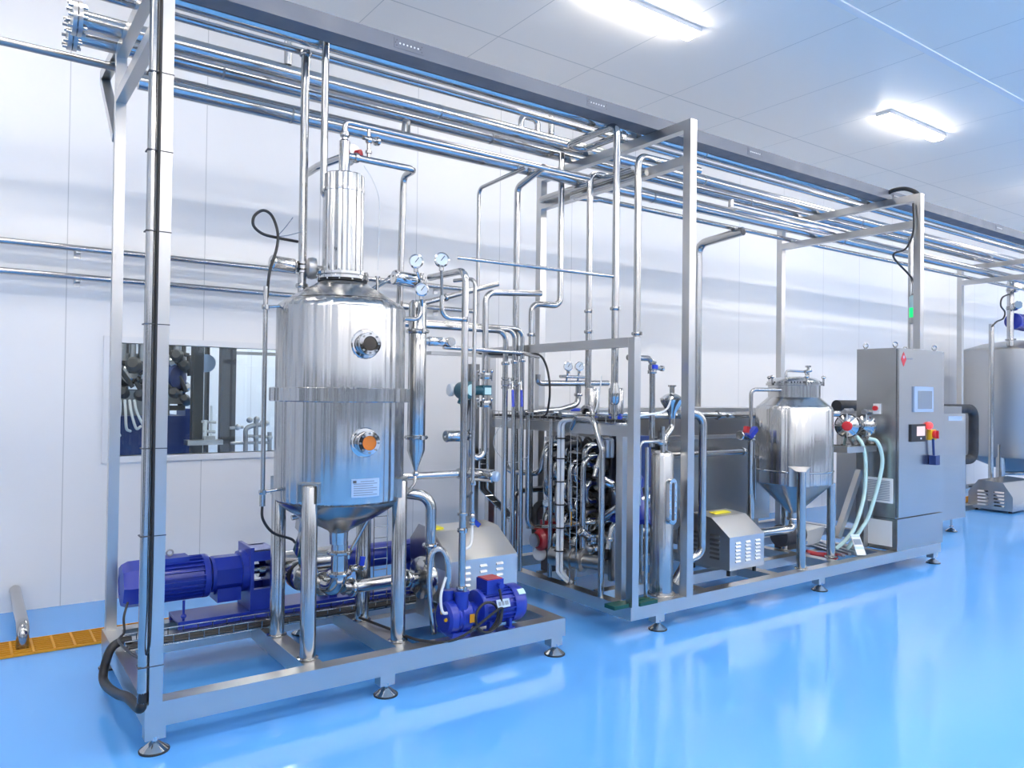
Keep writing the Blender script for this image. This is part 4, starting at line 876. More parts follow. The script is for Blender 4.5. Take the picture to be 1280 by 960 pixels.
# left end pipes and cable bundle
EX = S2X - 0.01
def epipe(label, pts, r, bend=None, X=EX, **k):
    return pipe(label, [at(x, y, X=X) for x, y in pts], r, bend, **k)
def zfloor(p, z=SK): return V(p.x, p.y, z)
a_ = at(689, 545, X=EX); b_2 = at(688, 690, X=EX)
pipe('slim upright tube tied beside the pale cable bundle', [V(EX, a_.y, SK + 0.02), V(EX, a_.y, 1.33)], 0.0165)
bnd = thing('cable_bundle', 'bundle of pale cables tied to the end frame below the middle beam', 'cable bundle', (EX, at(703, 640, X=EX).y, SK))
yb_ = at(703, 640, X=EX).y
for k, (dx, dy) in enumerate(((0, -0.02), (0, 0.02), (0.02, 0), (-0.02, 0), (0.0, 0.0))):
    build('cable', MB().tube([V(EX + 0.05, yb_ + dy - 0.25, 1.335), V(EX - 0.02 + dx, yb_ + dy, 1.325), V(EX - 0.02 + dx, yb_ + dy, 0.27), V(EX + 0.05 + dx, yb_ + dy - 0.03, 0.20)], 0.011, 0.05, n=8), 'white_wire' if k < 4 else 'cast', bnd)
for z in (0.42, 0.58, 0.74, 0.90, 1.06, 1.2): build('cable_tie', MB().torus((EX - 0.02, yb_, z), (0, 0, 1), 0.037, 0.005, 20, 6), 'rubber', bnd)
lad2 = thing('cable_ladder', 'upright wire ladder right of the pale cable bundle', 'cable tray', (EX, yb_ - 0.1, SK))
mb = MB()
for dy in (0.06, 0.13): mb.cyl((EX + 0.02, yb_ - dy, SK + 0.02), (EX + 0.02, yb_ - dy, 1.24), 0.003, n=6)
for k in range(13): mb.cyl((EX + 0.02, yb_ - 0.06, 0.23 + 0.08 * k), (EX + 0.02, yb_ - 0.13, 0.23 + 0.08 * k), 0.003, n=6)
build('wire_mesh', mb, 'steel', lad2)
y750 = at(750, 740, Z=SK).y
e1 = at(737, 530, X=EX)
pipe('pipe arching over the middle beam down to the skid rail, nearest the end post', [V(EX + 0.02, at(712, 545, X=EX).y, 1.27), V(EX + 0.0, at(720, 527, X=EX).y, 1.345), V(EX, at(742, 530, X=EX).y, 1.335), V(EX, at(752, 640, X=EX).y, 1.15), V(EX, at(752, 640, X=EX).y, SK)], 0.0205, 0.06)
e2 = at(729, 600, X=EX + 0.12)
pipe('pipe curving out of the tube bundle down to the strainer', [V(EX + 0.5, e2.y + 0.0, at(735, 572, X=EX + 0.12).z), V(EX + 0.12, e2.y, at(735, 572, X=EX + 0.12).z), V(EX + 0.12, e2.y, 0.42)], 0.0215, 0.08)
e3 = at(660, 600, X=EX)
pipe('pipe descending left of the bundle and turning in at the foot', [V(EX, at(660, 600, X=EX).y, 1.9 - 0.55), V(EX, at(660, 600, X=EX).y, at(662, 662, X=EX).z), V(EX + 0.6, at(660, 600, X=EX).y - 0.02, at(662, 662, X=EX).z + 0.02)], 0.0215, 0.09)
e4 = at(640, 660, X=EX)
lw = pipe('pipe at the far left of the bundle with a round gauge facing the camera', [V(EX, e4.y, SK + 0.05), V(EX, e4.y, at(642, 614, X=EX).z), V(EX + 0.55, e4.y - 0.03, at(642, 614, X=EX).z)], 0.0235, 0.09)
gauge('large round gauge low at the left of the pipe bundle', at(640, 640, X=EX) + V(-0.04, -0.03, 0), (-0.6, -0.8, 0.05), at(640, 655, X=EX), 0.042)
e5 = at(632, 560, X=EX)
pipe('U-bend pipe at the left of the bundle below the basket', [V(EX, at(632, 540, X=EX).y, 1.25), V(EX, at(632, 540, X=EX).y, at(640, 590, X=EX).z), V(EX + 0.1, at(664, 590, X=EX).y + .02, at(640, 590, X=EX).z), V(EX + 0.1, at(668, 590, X=EX).y, 1.12), V(EX + 0.6, at(668, 590, X=EX).y - .02, 1.12)], 0.021, 0.08)
pipe('straight pipe behind the U-bend at the left of the bundle', [V(EX + 0.03, at(641, 560, X=EX).y, 0.3), V(EX + 0.03, at(641, 560, X=EX).y, 1.75)], 0.0185)

# horizontal pipe with two gauges behind the end frame
gp = at(672, 478, Y=4.62)
pipe('horizontal pipe carrying the two small gauges behind the end frame', [V(gp.x, 4.62, at(668, 468, Y=4.62).z), V(gp.x, 4.62, at(672, 479, Y=4.62).z), V(at(758, 479, Y=4.62).x, 4.60, at(758, 479, Y=4.62).z)], 0.023, 0.05)
pipe('stub dropping from the gauge pipe to the deck pipe', [V(at(723, 482, Y=4.6).x, 4.6, at(723, 482, Y=4.6).z), V(at(723, 482, Y=4.6).x, 4.6, at(723, 505, Y=4.6).z), V(at(700, 512, Y=4.6).x, 4.6, at(700, 512, Y=4.6).z), V(at(655, 516, Y=4.6).x, 4.6, at(655, 516, Y=4.6).z)], 0.023, 0.06, clamps=((0, 0.5),))
for x_, lb in ((710, 'left of two small gauges on the horizontal pipe'), (724, 'right of two small gauges on the horizontal pipe')):
    c = at(x_, 458, Y=4.58); gauge(lb, c, (-0.4, -1, 0.1), V(c.x, 4.60, at(x_, 478, Y=4.6).z), 0.034)
gh = at(716, 471, Y=4.58)
tag(build('gauge_manifold', MB().cyl((at(700, 471, Y=4.59).x, 4.59, gh.z), (at(730, 471, Y=4.59).x, 4.59, gh.z), 0.012, n=12).bar((at(699, 471, Y=4.59).x, 4.58, gh.z), (at(706, 471, Y=4.59).x, 4.58, gh.z + 0.004), 0.02, 0.02), 'steel'), 'small manifold tube under the two small gauges', 'manifold')

# two valve pots with blue bases on the deck
for (x_, y_, Yp, lb) in ((740, 503, 4.02, 'left polished valve pot with blue base behind the end frame'), (770, 503, 3.82, 'right polished valve pot with blue base behind the end frame')):
    c = at(x_, y_, Y=Yp); zt_ = at(x_, 485, Y=Yp).z; zb = at(x_, 517, Y=Yp).z
    t = thing('pneumatic_valve', lb, 'valve', (c.x, Yp, zb))
    r_ = 0.052
    build('actuator', MB().lathe((c.x, Yp, 0), (0, 0, 1), [(r_ * 0.8, zb - 0.01), (r_, zb), (r_, zt_ - 0.008), (r_ * 0.9, zt_), (0.012, zt_ + 0.003), (0.012, zt_ + 0.012), (0, zt_ + 0.013)], 32), 'steel_dome', t)
    build('blue_base', MB().lathe((c.x, Yp, 0), (0, 0, 1), [(r_ * 0.5, zb - 0.055), (r_ * 0.75, zb - 0.05), (r_ * 0.95, zb - 0.01), (r_ * 1.0, zb)], 6), 'blue_plastic', t)
    build('valve_body', MB().lathe((c.x, Yp, 0), (0, 0, 1), [(0.03, zb - 0.13), (0.05, zb - 0.11), (0.05, zb - 0.075), (0.03, zb - 0.05)], 20).cyl((c.x - 0.12, Yp, zb - 0.09), (c.x + 0.18, Yp, zb - 0.09), 0.024, n=18), 'steel', t)
rdx = at(771, 478, X=RX)
tag(build('reducer', MB().lathe((RH, y770, 0), (0, 0, 1), [(0.02, 1.44), (0.034, 1.46), (0.037, 1.52), (0.024, 1.58), (0.021, 1.64)], 24).cyl((RH, y770, 1.32), (RH, y770, 1.45), 0.020, n=18), 'steel'), 'bulged pipe reducer at the foot of the highest hooped riser', 'pipe fitting')
dk = at(790, 530, Y=3.6)
for k, (x0_, y0_, x1_, y1_, Yk) in enumerate(((700, 521, 790, 527, 4.0), (690, 527, 770, 516, 4.35))):
    p_, q_ = at(x0_, y0_, Y=Yk), at(x1_, y1_, Y=Yk)
    pipe(('front' if k == 0 else 'rear') + ' deck pipe lying on the middle beam beside the valve pots', [V(p_.x, Yk, 1.37), V(q_.x + 0.2, Yk, 1.37)], 0.021)
ar = at(712, 520, X=EX + 0.06)
pipe('small arch of pipe over the middle beam left of the valve pots', [V(EX + 0.09, at(715, 535, X=EX).y, 1.25), V(EX + 0.09, at(715, 535, X=EX).y, 1.42), V(EX + 0.09, at(728, 535, X=EX).y, 1.42), V(EX + 0.09, at(728, 535, X=EX).y, 1.25)], 0.019, 0.05)
tag(build('blue_stopper', MB().lathe((EX + 0.12, at(705, 516, X=EX).y, 1.36), (0.2, 0.1, 1), [(0.045, 0), (0.05, 0.01), (0.05, 0.03), (0.03, 0.045), (0, 0.047)], 20), 'blue_plastic'), 'blue valve cap lying left of the small arch on the middle beam', 'valve cap')
tag(build('white_wire', MB().spline([at(752, 470, X=RX - 0.1), at(748, 500, X=RX - .15), at(740, 522, X=RX - 0.2), at(725, 535, X=RX - 0.25), at(712, 530, X=RX - 0.2)], 0.005, 6), 'white_wire'), 'white air hose hanging beside the reducer', 'hose')
tag(build('white_wire', MB().spline([at(640, 523, X=EX - .05), at(624, 535, X=EX - .05), at(617, 555, X=EX - .05), at(630, 575, X=EX - .05), at(645, 578, X=EX - .05), at(658, 572, X=EX - .05)], 0.003, 6), 'white_wire'), 'thin white wire looping left of the bundle below the basket', 'wire')
# tubular heat exchanger block
hx = thing('tube_heat_exchanger', 'stack of dark horizontal heat exchanger tubes with return bends inside the far skid', 'heat exchanger', (4.2, 4.2, 0.3))
rows = [0.36, 0.49, 0.62, 0.75, 0.88, 1.01, 1.14]; cols = [4.08, 4.19, 4.30, 4.41, 4.52]
for i, y in enumerate(cols):
    for j, z in enumerate(rows):
        build('shell_tube', MB().cyl((3.66, y, z), (4.33, y, z), 0.043, n=20).cyl((3.68, y, z), (3.70, y, z), 0.06, n=20).cyl((3.705, y, z), (3.725, y, z), 0.056, n=20), ('insulation', 'steel_dark', 'post_dark')[(2 * i + j) % 3], hx)
    for j in ((0, 2, 4) if i % 2 else (1, 3, 5)):
        z0_, z1_ = rows[j], rows[j + 1]
        build('return_bend', MB().tube([V(3.67, y, z0_), V(3.56, y, z0_), V(3.56, y, z1_), V(3.67, y, z1_)], 0.027, 0.075, n=14), 'steel', hx)
for y in (4.015, 4.585):
    for x in (3.76, 4.25): build('support', MB().box(x - 0.02, x + 0.02, y - 0.015, y + 0.015, SK, 1.24), 'steel_dark', hx)
build('support_bar', MB().box(4.23, 4.27, 4.02, 4.585, 0.545, 0.565), 'steel_dark', hx)
for k, (y, z, dz) in enumerate(((4.06, 0.42, 0.26), (4.16, 0.66, 0.36), (4.25, 0.94, 0.20), (4.34, 0.55, 0.30), (4.44, 0.80, 0.30), (4.54, 0.42, 0.26))):
    x_ = 3.53 - 0.03 * (k % 3)
    pipe('dark bent pipe looping out of the tube stack, %s from the front' % ('first', 'second', 'third', 'fourth', 'fifth', 'last')[k], [V(3.657, y, z), V(x_, y, z), V(x_ + 0.01, y + 0.02, z + dz), V(3.657, y + 0.03, z + dz)], 0.024, 0.07, m=('steel_dark', 'steel', 'insulation')[k % 3], clamps=((0, 0.35),))
for k, (x, y, z) in enumerate(((3.60, 3.80, 0.88), (3.58, 4.02, 0.50), (3.62, 4.30, 0.98), (3.56, 4.48, 0.66))):
    actuator_valve('small valve at the near end of the tube stack, %s' % ('upper front one', 'low one behind the arched pipe', 'upper one behind the cable bundle', 'one above the red pump')[k], V(x, y, z), (0, 0, 1), (-0.7, 0.3 - 0.3 * k, 0.4), L=0.09, ra=0.03, r=0.02, neck=0.015)
# red pump behind the bundle
rp = at(684, 668, Y=4.55)
rd = thing('red_pump', 'red pump with boxy top deep in the pipe bundle', 'pump', (rp.x, 4.55, SK))
build('body', MB().lathe((rp.x - 0.14, 4.50, rp.z - 0.02), (1, 0.1, 0), [(0.03, 0), (0.06, 0.005), (0.082, 0.03), (0.082, 0.22), (0.07, 0.25), (0.04, 0.26)], 28), 'red_paint', rd)
build('top_box', MB().box(rp.x - 0.06, rp.x + 0.09, 4.44, 4.56, rp.z + 0.055, rp.z + 0.115).bevel(0.012), 'red_paint', rd)
build('foot', MB().box(rp.x - 0.05, rp.x + 0.06, 4.46, 4.56, SK, rp.z - 0.06).bevel(0.01), 'print_dark', rd)
build('flange', MB().lathe((rp.x - 0.17, 4.50, rp.z - 0.02), (1, 0.1, 0), [(0.02, 0), (0.05, 0.0), (0.05, 0.02), (0.02, 0.03)], 24), 'cast', rd)
wv_ = at(690, 690, Y=4.2)
tag(build('pump_motor', MB().lathe((3.55, 4.36, 0.34), (1, -0.1, 0.0), [(0.04, 0), (0.085, 0.01), (0.095, 0.03), (0.095, 0.26), (0.07, 0.28), (0.03, 0.36), (0.03, 0.45)], 28), 'print_dark'), 'dark pump body low at the left of the pipe bundle', 'pump')
sn = at(672, 690, X=EX + 0.1)
tag(build('red_white_valve', MB().lathe(at(676, 692, X=EX + 0.15), (-0.7, -0.6, 0.2), [(0.02, 0), (0.045, 0.01), (0.055, 0.03), (0.05, 0.05), (0.03, 0.06), (0, 0.062)], 24), 'white_plastic'), 'white round valve cap below the red pump', 'valve cap')
# strainer and lower horizontal pipe
sp2 = at(735, 700, X=EX + 0.15)
st = thing('inline_strainer', 'dark horizontal strainer housing low in the pipe bundle', 'strainer', (EX + 0.3, sp2.y, 0.3))
build('housing', MB().lathe((EX - 0.0, sp2.y + 0.22, 0.36), (0.35, -1, 0), [(0.03, 0), (0.065, 0.005), (0.065, 0.16), (0.08, 0.165), (0.08, 0.185), (0.065, 0.19), (0.065, 0.24), (0.08, 0.245), (0.08, 0.265), (0.05, 0.27), (0.05, 0.4)], 28), 'steel_dark', st)
build('leg', MB().box(EX + 0.03, EX + 0.07, sp2.y + 0.05, sp2.y + 0.09, SK, 0.30), 'steel_dark', st)
mid = at(700, 655, X=EX + 0.1)
pipe('bright horizontal pipe crossing low behind the cable bundle', [V(EX + 0.12, mid.y + 0.22, at(680, 660, X=EX + .12).z), V(EX + 0.14, mid.y - 0.25, at(720, 651, X=EX + .12).z), V(EX + 0.5, mid.y - 0.32, at(720, 651, X=EX + .12).z + 0.02)], 0.018, 0.05)
pipe('inclined pipe deep in the bundle behind the arched pipe', [V(3.62, 4.30, 0.42), V(3.62, 3.80, 0.75), V(3.95, 3.78, 0.80)], 0.03, 0.09)
op = at(714, 640, X=EX + 0.1)
tag(build('orange_sensor', MB().cyl(V(op.x, op.y, op.z - 0.10), V(op.x, op.y, op.z + 0.03), 0.005, n=10).lathe(V(op.x, op.y, op.z + 0.02), (0, 0, 1), [(0.008, 0), (0.012, 0.004), (0.010, 0.05), (0.006, 0.055), (0, 0.056)], 12), 'grate_yellow'), 'thin sensor rod with an orange top in the pipe bundle', 'sensor')
for k in range(6):
    y = 3.72 + 0.12 * k; z = (0.9, 0.62, 1.10, 0.48, 0.78, 1.0)[k]
    pipe('%s stub pipe with clamp poking out of the tube stack' % ('nearest', 'second', 'third', 'fourth', 'fifth', 'furthest back')[k], [V(3.66, y, z), V(3.60, y, z + 0.0), V(3.58 - 0.02 * (k % 3), y, z - 0.16)], 0.018, 0.05, clamps=((1, 0.6),))
# blue conical pump behind the end post
bq = at(789, 625, Y=3.85)
bm_ = thing('blue_pump', 'dark blue bell shaped pump with pale pot on top behind the end post', 'pump', (bq.x, 3.85, SK))
build('bell', MB().lathe((bq.x, 3.85, 0), (0, 0, 1), [(0.06, 0.62), (0.15, 0.63), (0.155, 0.66), (0.085, 0.80), (0.075, 0.86), (0.085, 0.87), (0.085, 0.93), (0.06, 0.96), (0.06, 1.13)], 32), 'blue_tub' if False else 'blue_paint', bm_)
build('pot', MB().lathe((at(763, 557, Y=3.75).x, 3.78, 0), (0, 0, 1), [(0.02, 1.085), (0.043, 1.09), (0.045, 1.10), (0.045, 1.205), (0.036, 1.215), (0.012, 1.217)], 28), 'cast', bm_)
build('leg', MB().cyl((bq.x - 0.1, 3.85, SK), (bq.x - 0.1, 3.85, 0.63), 0.014, n=12).cyl((bq.x + 0.1, 3.85, SK), (bq.x + 0.1, 3.85, 0.63), 0.014, n=12).cyl((bq.x, 3.95, SK), (bq.x, 3.95, 0.63), 0.014, n=12), 'steel', bm_)
build('blue_body', MB().box(bq.x - 0.02, bq.x + 0.16, 3.82, 3.98, 0.86, 1.22).bevel(0.01), 'blue_tub', bm_)
# green base plate on the front corner
tag(build('green_block', MB().prism([(3.30, 3.395, SK + 0.002), (3.62, 3.36, SK + 0.002), (3.66, 3.40, SK + 0.002), (3.60, 3.47, SK + 0.002), (3.46, 3.50, SK + 0.002), (3.34, 3.52, SK + 0.002)], (0, 0, 0.045)), 'green_paint') if False else build('green_mallet', MB().box(3.25, 3.375, 3.44, 3.53, SK + 0.001, SK + 0.024).box(3.446, 3.60, 3.415, 3.455, SK + 0.001, SK + 0.024).box(3.30, 3.60, 3.48, 3.52, SK + 0.001, SK + 0.022).bevel(0.008), 'green_paint'), 'dark green rubber block around the foot of the end frame post', 'rubber block')

# ---------------- slender cylinder with gauge slot
CX, CYY = 3.76, 3.56
cyv = at(827, 660, Y=CYY); CX = cyv.x
sc2 = thing('slender_vessel', 'slender upright steel cylinder with an oval level window', 'vessel', (CX, CYY, SK))
build('shell', MB().lathe((CX, CYY, 0), (0, 0, 1), [(0.082, SK), (0.082, SK + 0.02), (0.077, SK + 0.022), (0.077, 1.105), (0.068, 1.125), (0.04, 1.137), (0, 1.14)], 48), 'steel_tank', sc2)
d = Vector((at(840, 625, Y=CYY - 0.06).x - CX, -0.062, 0)); d = Vector((-0.04, -1, 0)).normalized()
s_ = Vector((d.y, -d.x, 0)) * -1
c = Vector((CX, CYY, 0)) + d * 0.080
zc0, zc1 = at(840, 655, Y=CYY - 0.08).z, at(840, 598, Y=CYY - 0.08).z
def oval(w, z0, z1, off, th, name, m, parent):
    pts = []
    for k in range(25):
        a = PI * k / 24; pts.append(c + d * off + s_ * w * math.cos(a) + Vector((0, 0, z1 - w + w * math.sin(a))))
    for k in range(25):
        a = PI + PI * k / 24; pts.append(c + d * off + s_ * w * math.cos(a) + Vector((0, 0, z0 + w + w * math.sin(a))))
    return build(name, MB().prism(pts, d * th), m, parent)
lvw = oval(0.034, zc0, zc1, -0.01, 0.034, 'level_window', 'steel_polished', sc2)
oval(0.011, zc0 + 0.025, zc1 - 0.025, 0.024, 0.002, 'slot', 'print_dark', lvw)
fb = MB()
for k in range(7):
    for sg in (-1, 1): z = zc0 + 0.03 + (zc1 - zc0 - 0.06) * k / 6; q = c + s_ * sg * 0.024 + Vector((0, 0, z)); fb.cyl(q + d * 0.022, q + d * 0.028, 0.004, n=8)
build('bolts', fb, 'steel', lvw)
build('foot_ring', MB().lathe((CX, CYY, 0), (0, 0, 1), [(0.095, SK), (0.095, SK + 0.008), (0.08, SK + 0.01)], 40), 'steel', sc2)
vpipe('slim white upright tube left of the slender cylinder', 808, 650, 3.50, SK, 1.17, 0.0135, m='steel')
pv = at(815, 520, Y=3.62)
pipe('pipe from the hooped riser over the blue lever valve down to the slender cylinder', [V(at(768, 446, Y=3.75).x, 3.62, at(790, 447, Y=3.62).z), V(pv.x, 3.62, at(790, 447, Y=3.62).z), V(pv.x, 3.62, 1.16)], 0.0195, 0.05, clamps=((1, 0.15),))
handle_valve('hand valve with small blue lever above the slender cylinder', V(pv.x, 3.62, at(815, 459, Y=3.62).z), (0, 0, 1), (-1, -0.2, 0.0), 0.019, 0.07)
tag(build('side_port', MB().cyl((pv.x + 0.01, 3.60, at(815, 460, Y=3.6).z), (pv.x + 0.075, 3.60, at(815, 460, Y=3.6).z), 0.014, n=14).cyl((pv.x + 0.06, 3.60, at(815, 460, Y=3.6).z), (pv.x + 0.078, 3.60, at(815, 460, Y=3.6).z), 0.019, n=14), 'steel'), 'short steel side port opposite the small blue lever', 'valve port')
fu = at(840, 500, Y=3.60)
fn = thing('funnel_trap', 'funnel shaped steel cup with lid and top clamp above the slender cylinder', 'funnel', (fu.x, 3.6, 1.15))
zu = at(840, 502, Y=3.6).z
build('cup', MB().lathe((fu.x, 3.60, 0), (0, 0, 1), [(0.02, zu - 0.12), (0.027, zu - 0.085), (0.03, zu - 0.075), (0.07, zu - 0.015), (0.079, zu + 0.004), (0.079, zu + 0.014)], 36), 'steel', fn)
build('lid', MB().lathe((fu.x, 3.60, 0), (0, 0, 1), [(0.083, zu + 0.012), (0.083, zu + 0.02), (0.05, zu + 0.045), (0.018, zu + 0.058), (0.018, zu + 0.10), (0.028, zu + 0.102), (0.028, zu + 0.112), (0, zu + 0.113)], 36), 'steel_polished', fn)
build('elbow', MB().tube([V(fu.x, 3.60, zu - 0.11), V(fu.x, 3.60, zu - 0.18), V(CX + 0.03, 3.57, zu - 0.24), V(CX + 0.03, 3.57, 1.12)], 0.021, 0.05, n=16), 'steel', fn)
build('clamp', clamp_mb((CX + 0.03, 3.57, zu - 0.275), (0, 0, 1), 0.021), 'steel', fn)
tag(build('white_hose', MB().spline([V(fu.x - 0.03, 3.57, zu + 0.035), V(fu.x - 0.18, 3.50, zu - 0.06), at(798, 520, Y=3.46)], 0.007, 8), 'white_plastic'), 'white hose slanting from the funnel lid to the end frame post', 'hose')
tag(build('needle_valve', MB().cyl((CX - 0.03, 3.53, 1.10), (CX - 0.03, 3.53, 1.30), 0.015, n=14).cyl((CX - 0.09, 3.53, 1.20), (CX + 0.0, 3.53, 1.185), 0.013, n=14).ball((CX - 0.05, 3.53, 1.195), 0.024, (1, 1, 1), 12).cyl((CX - 0.03, 3.53, 1.235), (CX - 0.03, 3.53, 1.255), 0.02, n=14), 'steel'), 'cluster of small fittings on top of the slender cylinder', 'fittings')
a_ = at(800, 560, Y=3.50)
pipe('thin tube bending down at the left of the slender cylinder', [V(pv.x, 3.52, 1.205), V(a_.x, 3.50, 1.205), V(a_.x, 3.50, 0.8)], 0.010, 0.04)

# ---------------- elbow pipe beyond the rack front post
ep = at(878, 600, Y=3.66)
pipe('tall elbow pipe in front of the big sheet steel casing', [V(at(862, 517, Y=3.8).x - 0.2, 3.72, at(870, 517, Y=3.66).z), V(ep.x, 3.66, at(870, 517, Y=3.66).z), V(ep.x, 3.66, at(880, 700, Y=3.66).z + 0.045), V(ep.x - 0.12, 3.70, at(880, 705, Y=3.66).z + 0.03), V(ep.x - 0.22, 3.72, SK)], 0.029, 0.08)
hw = thing('hand_wheel_valve', 'small hand wheel valve on the casing left of the louvred pump cover', 'valve', at(866, 643, Y=4.2))
hp = at(866, 643, Y=4.55)
build('valve_body', MB().cyl(hp + V(0, 0.075, 0), hp + V(0.03, -0.05, -0.02), 0.012, n=12).ball(hp, 0.02, (1, 1, 1), 12), 'steel', hw)
wh = MB().torus(hp + V(0.04, -0.06, -0.02), (0.5, -1, 0), 0.035, 0.006)
for k in range(3): a = k * PI / 3; _, f1, f2 = frame((0.5, -1, 0)); q = hp + V(0.04, -0.06, -0.02); wh.cyl(q - (f1 * math.cos(a) + f2 * math.sin(a)) * 0.035, q + (f1 * math.cos(a) + f2 * math.sin(a)) * 0.035, 0.004, n=8)
build('wheel', wh, 'steel', hw)
# big clad vertical duct at the wall side of the rack
dq = at(872, 380, Y=5.15)
pipe('thick clad riser behind the rack front post, bending into the bundle', [V(dq.x, 5.15, 1.30), V(dq.x, 5.15, 3.03), V(dq.x + 0.02, 4.62, 3.08)], 0.042, 0.11, m='clad', clamps=())

# ---------------- big sheet steel casing
bc_ = thing('sheet_casing', 'long sheet steel casing along the rear of the far skid', 'casing', (5.2, 4.7, SK))
build('body', MB().box(3.98, 6.42, 4.62, 5.06, 0.33, 1.12).bevel(0.02), 'steel_sheet', bc_)
build('upper_body', MB().box(3.98, 6.42, 4.66, 5.06, 1.14, 1.36).bevel(0.02), 'steel_dark', bc_)
build('trim_rail', MB().box(3.96, 6.44, 4.60, 5.06, 1.118, 1.15), 'steel_rail', bc_)
build('top_rail', MB().box(3.96, 6.44, 4.60, 5.06, 1.36, 1.40), 'steel_rail', bc_)
mb = MB()
for x in (4.1, 5.2, 6.3): mb.box(x - 0.03, x + 0.03, 4.68, 4.74, SK, 0.34).box(x - 0.03, x + 0.03, 4.96, 5.02, SK, 0.34)
build('leg', mb, 'steel_dark', bc_)
pipe('long horizontal pipe along the top of the casing into the buffer tank', [V(3.75, 4.35, at(900, 519, Y=4.35).z), V(at(968, 519, Y=3.9).x, 4.35, at(900, 519, Y=4.35).z), V(5.45, 3.98, at(968, 519, Y=3.9).z)], 0.028, 0.09, clamps=((0, 0.9),))
pipe('horizontal pipe running along the front of the casing', [V(3.85, 4.45, at(900, 566, Y=4.45).z), V(at(932, 567, Y=4.45).x, 4.45, at(900, 566, Y=4.45).z)], 0.025, clamps=((0, 0.98),))

# ---------------- louvred pump cover of the far skid
x0_, x1_ = 4.36, 5.06
f0 = 3.60
pcv = thing('pump_cover', 'small louvred steel pump cover left of the buffer tank', 'cover', (4.7, 3.8, SK))
prof = [(f0, 0.235), (f0, 0.475), (f0 + 0.17, 0.60), (f0 + 0.36, 0.615), (f0 + 0.50, 0.47), (f0 + 0.50, 0.235)]
xa, xb = at(912, 700, Y=f0).x, at(955, 690, Y=f0).x
build('shell', MB().prism([(xa, y, z) for y, z in prof], (xb - xa, 0, 0)).bevel(0.004), 'cover_steel', pcv, sharp=0.3)
louvres(pcv, xa + 0.065, 0.285, 3, 6, f0 + 0.0003, w=0.055, dx=0.115, dz=0.027)
for i in range(2):
    mb = MB()
    for j in range(6):
        y = f0 + 0.09 + 0.17 * i; z = 0.30 + 0.033 * j; mb.prism([(xa + 0.0005, y, z), (xa - 0.009, y, z), (xa + 0.0005, y, z + 0.016)], (0, 0.09, 0))
    build('louvre', mb, 'steel_dark', pcv)
build('warning_label', MB().bar((xa + 0.12, f0 + 0.26, 0.6125), (xa + 0.30, f0 + 0.26, 0.6125), 0.06, 0.006, (0, -0.08, 1)), 'yellow_sticker', pcv)
mb = MB()
for x in (xa + 0.05, xb - 0.05):
    for y in (f0 + 0.05, f0 + 0.38): mb.cyl((x, y, SK), (x, y, 0.24), 0.014, n=10)
build('foot', mb, 'rubber', pcv)
build('pump_head', MB().lathe((xb, f0 + 0.22, 0.42), (1, 0, 0), [(0.04, 0), (0.10, 0.002), (0.115, 0.015), (0.115, 0.06), (0.10, 0.075), (0.05, 0.085), (0.04, 0.11)], 36), 'steel_polished', pcv)

# ---------------- buffer tank
BX, BY, BR = at(992, 560, Y=3.78).x, 3.78, 0.305
bt = thing('buffer_tank', 'smaller polished steel tank with hinged manhole and conical bottom', 'tank', (BX, BY, SK))
ob = (BX, BY, 0)
build('shell', MB().lathe(ob, (0, 0, 1), [(BR - 0.01, 0.80), (BR, 0.81), (BR, 1.40), (BR - 0.01, 1.425), (BR - 0.03, 1.44)], 64), 'steel_tank', bt)
build('dome', MB().lathe(ob, (0, 0, 1), [(BR - 0.028, 1.439), (0.21, 1.50), (0.205, 1.505)], 64), 'steel_dome', bt)
build('cone', MB().lathe(ob, (0, 0, 1), [(BR - 0.008, 0.803), (0.05, 0.565), (0.042, 0.555), (0.042, 0.50)], 64), 'steel_sheet', bt)
build('weld_ring', MB().lathe(ob, (0, 0, 1), [(BR, 0.90), (BR + 0.006, 0.905), (BR + 0.006, 0.912), (BR, 0.917)], 64), 'steel_polished', bt)
mh = build('manhole', MB().lathe(ob, (0, 0, 1), [(0.205, 1.495), (0.205, 1.60), (0.222, 1.602), (0.222, 1.618), (0.19, 1.62)], 48), 'steel_dome', bt)
build('lid', MB().lathe(ob, (0, 0, 1), [(0.215, 1.62), (0.215, 1.632), (0.17, 1.66), (0.08, 1.675), (0, 1.678)], 48), 'steel_polished', mh)
for k in range(5):
    hd_ = MB(); a = 0.4 + k * 2 * PI / 5; q = Vector((BX + 0.228 * math.cos(a), BY + 0.228 * math.sin(a), 1.60)); hd_.cyl(q, q + V(0, 0, 0.06), 0.008, n=8); hd_.ball(q + V(0, 0, 0.07), 0.018, (1, 1, 0.8), 10)
    build('lid_clamp', hd_, 'steel', mh)
build('lid_handle', MB().tube([V(BX - 0.14, BY - 0.02, 1.66), V(BX - 0.14, BY - 0.02, 1.72), V(BX + 0.14, BY - 0.02, 1.72), V(BX + 0.14, BY - 0.02, 1.66)], 0.010, 0.05, n=10), 'steel', mh)
build('lid_valve', MB().cyl((BX + 0.15, BY - 0.03, 1.64), (BX + 0.15, BY - 0.03, 1.76), 0.010, n=10).cyl((BX + 0.11, BY - 0.03, 1.72), (BX + 0.19, BY - 0.03, 1.73), 0.013, n=10).cyl((BX + 0.15, BY - 0.03, 1.755), (BX + 0.15, BY - 0.03, 1.77), 0.024, n=12), 'steel', mh)
